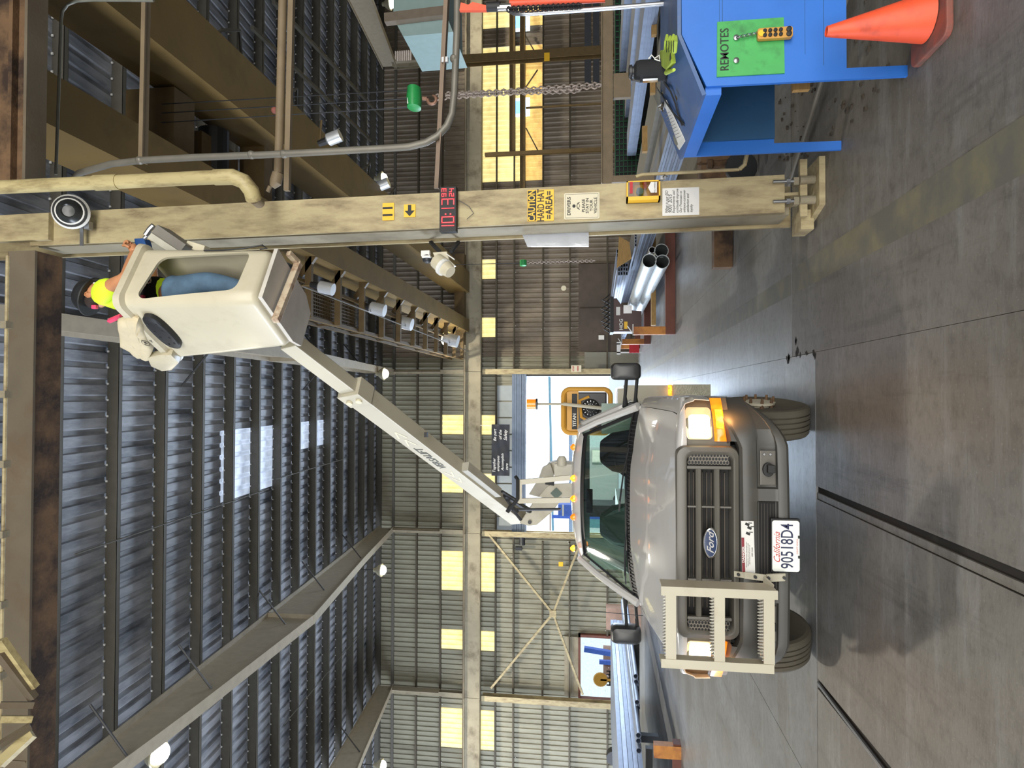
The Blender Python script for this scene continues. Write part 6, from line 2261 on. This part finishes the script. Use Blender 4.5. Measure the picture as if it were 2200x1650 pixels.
g.tube([P(392, 566, Y=4.66), P(412, 565, Y=4.66)], .008, 6)
put('valve_levers', g, BLACK, bk, smooth=True)

# ================================================================== THE WORKER
def skin(name, nodes, edges, m, parent, root=0, sub=2, off=None, smooth=True):
    """nodes: [(x,y,z, r) or (x,y,z,(rx,ry))] world coordinates"""
    me = bpy.data.meshes.new(name)
    o_ = off if off is not None else V((0, 0, 0))
    me.from_pydata([tuple(V(n_[:3]) - o_) for n_ in nodes], edges, [])
    o = bpy.data.objects.new(name, me)
    COL.objects.link(o)
    md = o.modifiers.new('s', 'SKIN'); md.use_smooth_shade = True; md.branch_smoothing = .6
    lay = me.skin_vertices[0].data
    for i, n_ in enumerate(nodes):
        r = n_[3]
        lay[i].radius = r if isinstance(r, tuple) else (r, r)
        lay[i].use_root = (i == root)
    sd = o.modifiers.new('u', 'SUBSURF'); sd.levels = sub; sd.render_levels = sub
    bpy.context.view_layer.update()
    m2 = bpy.data.meshes.new_from_object(o.evaluated_get(bpy.context.evaluated_depsgraph_get()))
    bpy.data.objects.remove(o)
    m2.materials.clear(); m2.materials.append(m); m2.shade_smooth()
    r = bpy.data.objects.new(name, m2)
    r.parent = parent
    COL.objects.link(r)
    return r


BX, BY = .73, 4.64
FZ = ZB + .03
wk = thing('worker', 'person in yellow shirt and jeans working from the bucket, arm on controls', 'person', (BX, BY, FZ))
wo = org(wk)
# facing +X (toward the column); right side faces the camera (-Y)
pel = (BX + .02, BY, 5.02)
chest = (BX + .05, BY, 5.34)
shl = (BX + .045, BY, 5.50)
neckp = (BX + .04, BY, 5.58)
headp = (BX + .05, BY - .01, 5.675)
E_ = P(271, 597, Y=4.40)          # elbow
Wp = P(288, 540, Y=4.56)          # wrist
Hp = P(280, 518, Y=4.60)          # knuckles
nodes = [(*pel, .09), (BX + .03, BY, 5.2, .095), (*chest, .13), (*shl, .12), (*neckp, .055),
         (BX + .05, BY - .17, 5.49, .062), (*E_, .047), (*(E_.lerp(Wp, .5)), .040), (*Wp, .028),
         (BX + .05, BY + .17, 5.48, .06), (BX + .17, BY + .2, 5.33, .045), (BX + .33, BY + .14, 5.30, .03),
         (BX + .05, BY - .085, 4.94, .09), (BX + .115, BY - .11, 4.62, .06), (BX + .01, BY - .11, 4.25, .045), (BX + .08, BY - .11, 4.19, .035),
         (BX + .04, BY + .085, 4.94, .09), (BX + .02, BY + .11, 4.62, .062), (BX - .04, BY + .11, 4.25, .045), (BX + .03, BY + .11, 4.19, .035)]
edges = [(0, 1), (1, 2), (2, 3), (3, 4), (3, 5), (5, 6), (6, 7), (7, 8), (3, 9), (9, 10), (10, 11), (0, 12), (12, 13), (13, 14), (14, 15), (0, 16), (16, 17), (17, 18), (18, 19)]
skin('body', nodes, edges, SKIN, wk, off=wo)
# head with features
hd = V(headp)
tilt = Matrix.Rotation(math.radians(18), 3, 'Y')
g = G(); g.ball(hd, .098, (1.05, .80, 1.22), 22, R=tilt)
g.ball(hd + tilt @ V((.04, 0, -.075)), .062, (1.0, .82, .8), 16)
g.cyl(hd + V((-.02, 0, -.05)), V(neckp) + V((0, 0, -.03)), .055, .06, 14)
head = put('head', g, SKIN, wk, smooth=True, sharp=80)
g = G(); g.ball(hd + tilt @ V((.105, 0, -.02)), .018, (1.2, .7, 1.4), 10); put('nose', g, SKIN, head, smooth=True)
for s in (-1, 1):
    g = G(); g.ball(hd + tilt @ V((-.005, s * .080, -.015)), .026, (.8, .35, 1.25), 10); g.tube([hd + tilt @ V((-.005 + .02 * math.cos(a), s * .088, -.015 + .03 * math.sin(a))) for a in (0.4, 1.2, 2.2, 3.2, 4.2, 5)], .005, 5); put('ear', g, SKIN, head, smooth=True)
    g = G(); g.ball(hd + tilt @ V((.088, s * .033, .008)), .011, n=8); put('eye', g, PAPER, head, smooth=True)
g = G(); g.beam(hd + tilt @ V((.098, -.02, -.065)), hd + tilt @ V((.098, .02, -.065)), .008, .006); put('mouth', g, mat('lips', '#8f4f42', .6), head)
g = G()
Mh = Matrix.Translation(hd + V((-.012, 0, .03))) @ tilt.to_4x4()
g.lathe([(.136, -.012), (.140, -.004), (.120, .006), (.116, .05), (.100, .09), (.06, .115), (.012, .125)], Mh, 26, sx=1.12, sy=.98)
capo = put('hard_hat', g, BLACK, head, smooth=True, sharp=50)
g = G(); g.ball(hd + V((-.035, 0, -.005)), .088, (.85, .98, .95), 14); put('hair', g, mat('dark_hair', '#2a1d16', .8), head, smooth=True)
g = G(); g.cb(hd + V((-.1, -.05, -.04)), (.03, .03, .04)); put('cap_strap', g, PINK, head, bevel=.006)
# shirt
skin('shirt', [(BX + .035, BY, 4.97, (.15, .15)), (BX + .03, BY, 5.20, (.175, .17)), (BX + .03, BY, 5.40, (.185, .18)), (BX + .03, BY, 5.53, (.165, .15)), (BX + .035, BY, 5.60, .09),
               (BX + .045, BY - .165, 5.52, .115), (*(V((BX + .05, BY - .17, 5.49)).lerp(E_, .55)), .085), (BX + .05, BY + .165, 5.49, .08), (BX + .10, BY + .19, 5.38, .07)],
     [(0, 1), (1, 2), (2, 3), (3, 4), (3, 5), (5, 6), (3, 7), (7, 8)], HIVIS, wk, off=wo)
# dark harness vest around the chest with pink tape
skin('harness_vest', [(BX + .03, BY, 5.02, (.17, .17)), (BX + .02, BY, 5.16, (.20, .20)), (BX - .045, BY + .01, 5.38, (.175, .175))], [(0, 1), (1, 2)], BLKC, wk, off=wo)
g = G(); g.beam((BX + .10, BY - .185, 5.12), (BX + .04, BY - .195, 5.30), .03, .03); g.beam((BX + .0, BY - .185, 5.12), (BX - .04, BY - .19, 5.30), .03, .03); g.beam((BX - .13, BY - .10, 5.38), (BX - .16, BY - .05, 5.52), .03, .03); put('pink_tape', g, PINK, wk, bevel=.006)
g = G(); g.tube([V((BX + .12, BY - .20, 5.08)) + V((.022 * math.cos(a), 0, .022 * math.sin(a))) for a in [k * PI / 4 for k in range(8)]], .007, 6, closed=True); put('harness_ring', g, CHROME, wk)
# jeans
skin('jeans', [(BX + .045, BY, 5.09, (.155, .165)), (BX + .05, BY - .085, 4.92, .125), (BX + .115, BY - .11, 4.64, .090), (BX + .015, BY - .11, 4.24, .064),
               (BX + .02, BY + .085, 4.96, .112), (BX + .02, BY + .11, 4.64, .082), (BX - .035, BY + .11, 4.24, .064)],
     [(0, 1), (1, 2), (2, 3), (0, 4), (4, 5), (5, 6)], JEANS, wk, off=wo)
skin('leg_straps', [(BX - .06, BY - .14, 5.10, .05), (BX - .03, BY - .20, 4.98, .03), (BX - .07, BY - .19, 4.80, .022)], [(0, 1), (1, 2)], BLKC, wk, off=wo)
for s, dx in ((-1, .05), (1, 0)):
    g = G(); g.ball((BX + .03 + dx, BY + s * .11, 4.185), .06, (2.0, .85, .75), 14); g.cyl((BX - .03 + dx, BY + s * .11, 4.18), (BX - .03 + dx, BY + s * .11, 4.28), .06, .058, 12); put('boot', g, BLKC, wk, smooth=True)
# right hand gripping the lever cover
pd = (Hp - Wp)
hx = pd.normalized()
hn = hx.cross(V((0, -1, 0))).normalized()
hs = hx.cross(hn).normalized()
palm = Wp + hx * .045
hand_nodes = [(*(Wp - hx * .02), .028), (*(Wp + hx * .03), (.030, .036)), (*(Wp + hx * .075), (.024, .042))]
skin('right_hand', hand_nodes, [(0, 1), (1, 2)], SKIN, wk, off=wo, sub=2)
for i in range(4):
    b0 = Wp + hx * .07 + hs * (-.033 + .022 * i)
    ln = (.030, .034, .032, .026)[i]
    k1 = b0 + hx * ln
    k2 = k1 + (hx * .2 - hn).normalized() * ln * .8
    k3 = k2 + (-hx * .6 - hn * .8).normalized() * ln * .65
    skin('finger', [(*b0, .011), (*k1, .0105), (*k2, .0095), (*k3, .008)], [(0, 1), (1, 2), (2, 3)], SKIN, wk, off=wo, sub=2)
tb = Wp + hx * .02 - hs * .03
skin('thumb', [(*tb, .013), (*(tb + (hx * .7 - hs * .5 - hn * .4).normalized() * .04), .012), (*(tb + (hx * .9 - hs * .3 - hn * .8).normalized() * .07), .0095)], [(0, 1), (1, 2)], SKIN, wk, off=wo, sub=2)
# left hand on the valve levers, hidden glove
g = G(); lh = V((BX + .34, BY + .13, 5.30)); g.ball(lh, .038, (1.1, .7, 1), 10)
for i in range(4):
    g.tube([lh + V((.02, -.02 + .015 * i, 0)), lh + V((.055, -.02 + .015 * i, -.01)), lh + V((.055, -.02 + .015 * i, -.04))], .009, 6)
g.tube([lh + V((0, -.02, 0)), lh + V((.02, -.04, -.02))], .01, 6)
put('left_glove', g, BLKC, wk, smooth=True)

# ================================================================== OUTSIDE THE GATE
g = G(); g.box(-60, 60, 30.6, 110, -.12, -.03)
o = put('yard', g, YARD); o['kind'] = 'structure'
t = thing('yard_building', 'pale building with small windows seen through the open gate', 'building', (-8, 62, 0))
g = G(); g.box(-30, -3.6, 62, 66, 0, 4.2); put('wall', g, PALE, t)
g = G()
for k in range(3):
    g2 = G(); g2.box(-6.4 - k * 3.0, -5.2 - k * 3, 61.9, 62, 1.4, 2.6); put('window', g2, BLUEO if k % 2 else mat('pane_teal', '#6fa0a8', .3), t)
g = G(); g.box(-30.2, -3.4, 61.7, 66.2, 4.2, 4.5); put('roof', g, mat('pale_roof', '#8fa2b8', .5), t)
t = thing('gantry_frame', 'slim blue and grey gantry crossing high outside the gate', 'gantry', (-2.5, 46, 0))
for q in ((1130, 1100),):
    g = G(); g.beam(P(1188, 1140, Y=46), P(1180, 800, Y=46), .12, .14); put('beam', g, mat('pale_blue_steel', '#7fb0c8', .4), t)
g = G(); g.beam(P(1182, 1140, Y=47), P(1182, 812, Y=47), .08, .08); put('lower_beam', g, TANB, t)
g = G(); p = P(1186, 1140, Y=46); g.box(-8.6, -8.4, 45.9, 46.1, 0, p.z); g.box(3.0, 3.2, 45.9, 46.1, 0, p.z); put('leg', g, BLUEO, t)
t = thing('blue_trailer', 'blue trailer parked outside behind the turret', 'trailer', (-7, 36, 0))
a = P(1195, 1108, Y=36); b = P(1215, 1080, Y=36)
g = G(); g.box(a.x, P(1200, 1084, Y=36).x, 36, 38, P(1240, 1100, Y=36).z, P(1199, 1100, Y=36).z); put('box', g, BLUEO, t)
g = G(); g.box(a.x, P(1200, 1084, Y=36).x, 35.98, 36, P(1210, 1100, Y=36).z - .04, P(1210, 1100, Y=36).z + .06); put('white_stripe', g, PAPER, t)
g = G(); g.box(a.x, P(1200, 1084, Y=36).x, 36, 38, .1, P(1240, 1100, Y=36).z); g.cyl((-7, 35.9, .35), (-7, 36.2, .35), .35, n=14); put('undercarriage', g, DARK, t)
t = thing('white_van', 'pale delivery van seen through the cab beside the trailer', 'van', (-5.6, 44, 0))
g = G(); g.prism([(-7.6, 44, .4), (-3.6, 44, .4), (-3.6, 44, 2.3), (-4.3, 44, 2.5), (-7.6, 44, 2.5)], (0, 2, 0)); put('body', g, PAPER, t, bevel=.1)
g = G()
for x in (-6.9, -4.4):
    g.cyl((x, 43.9, .4), (x, 44.2, .4), .38, n=14)
put('wheel', g, BLACK, t)
g = G(); g.box(-4.6, -3.65, 43.97, 44, 1.5, 2.15); put('window', g, GLASSW, t)
t = thing('yard_tanks', 'tan upright tanks outside the small left hatch', 'tank', (-15, 38, 0))
for px_, r_ in ((1406, .5), (1440, .35)):
    c = P(1290, px_, Y=38); g = G(); g.cyl((c.x, 38, 0), (c.x, 38, P(1296, px_, Y=38).z), r_, n=18); put('tank', g, TANB, t, smooth=True)
t = thing('yard_beam', 'bright blue beam leaning outside the small left hatch', 'beam', (-14, 36, 0))
g = G(); g.beam(P(1255, 1394, Y=36), P(1315, 1404, Y=36), .3, .24); put('beam', g, BLUEO, t)
g = G(); g.box(-14.6, -14.4, 36, 36.2, 0, 1.7); put('leg', g, BLUEO, t)
t = thing('wire_pallet', 'dark wire pallet cage outside hatch beside yellow reel', 'cage', (-16, 37, 0))
a = P(1303, 1472, Y=37); b = P(1318, 1443, Y=37)
g = G()
for k in range(5):
    x = a.x + (b.x - a.x) * k / 4; g.box(x - .03, x + .03, 37, 37.05, 0, a.z)
for k in range(4):
    g.box(a.x, b.x, 37, 37.05, a.z * k / 4 + .1, a.z * k / 4 + .18)
put('bars', g, BLACK, t)
c = P(1290, 1460, Y=36.5); g = G(); g.lathe([(.35, -.05), (.4, 0), (.35, .05)], Matrix.Translation(c) @ Matrix.Rotation(PI / 2, 4, 'X'), 20); g.box(c.x - .05, c.x + .05, 36.45, 36.55, 0, c.z)
tag(put('yellow_reel', g, GEN, smooth=True), 'yellow hand wheel standing outside the small hatch', 'wheel')
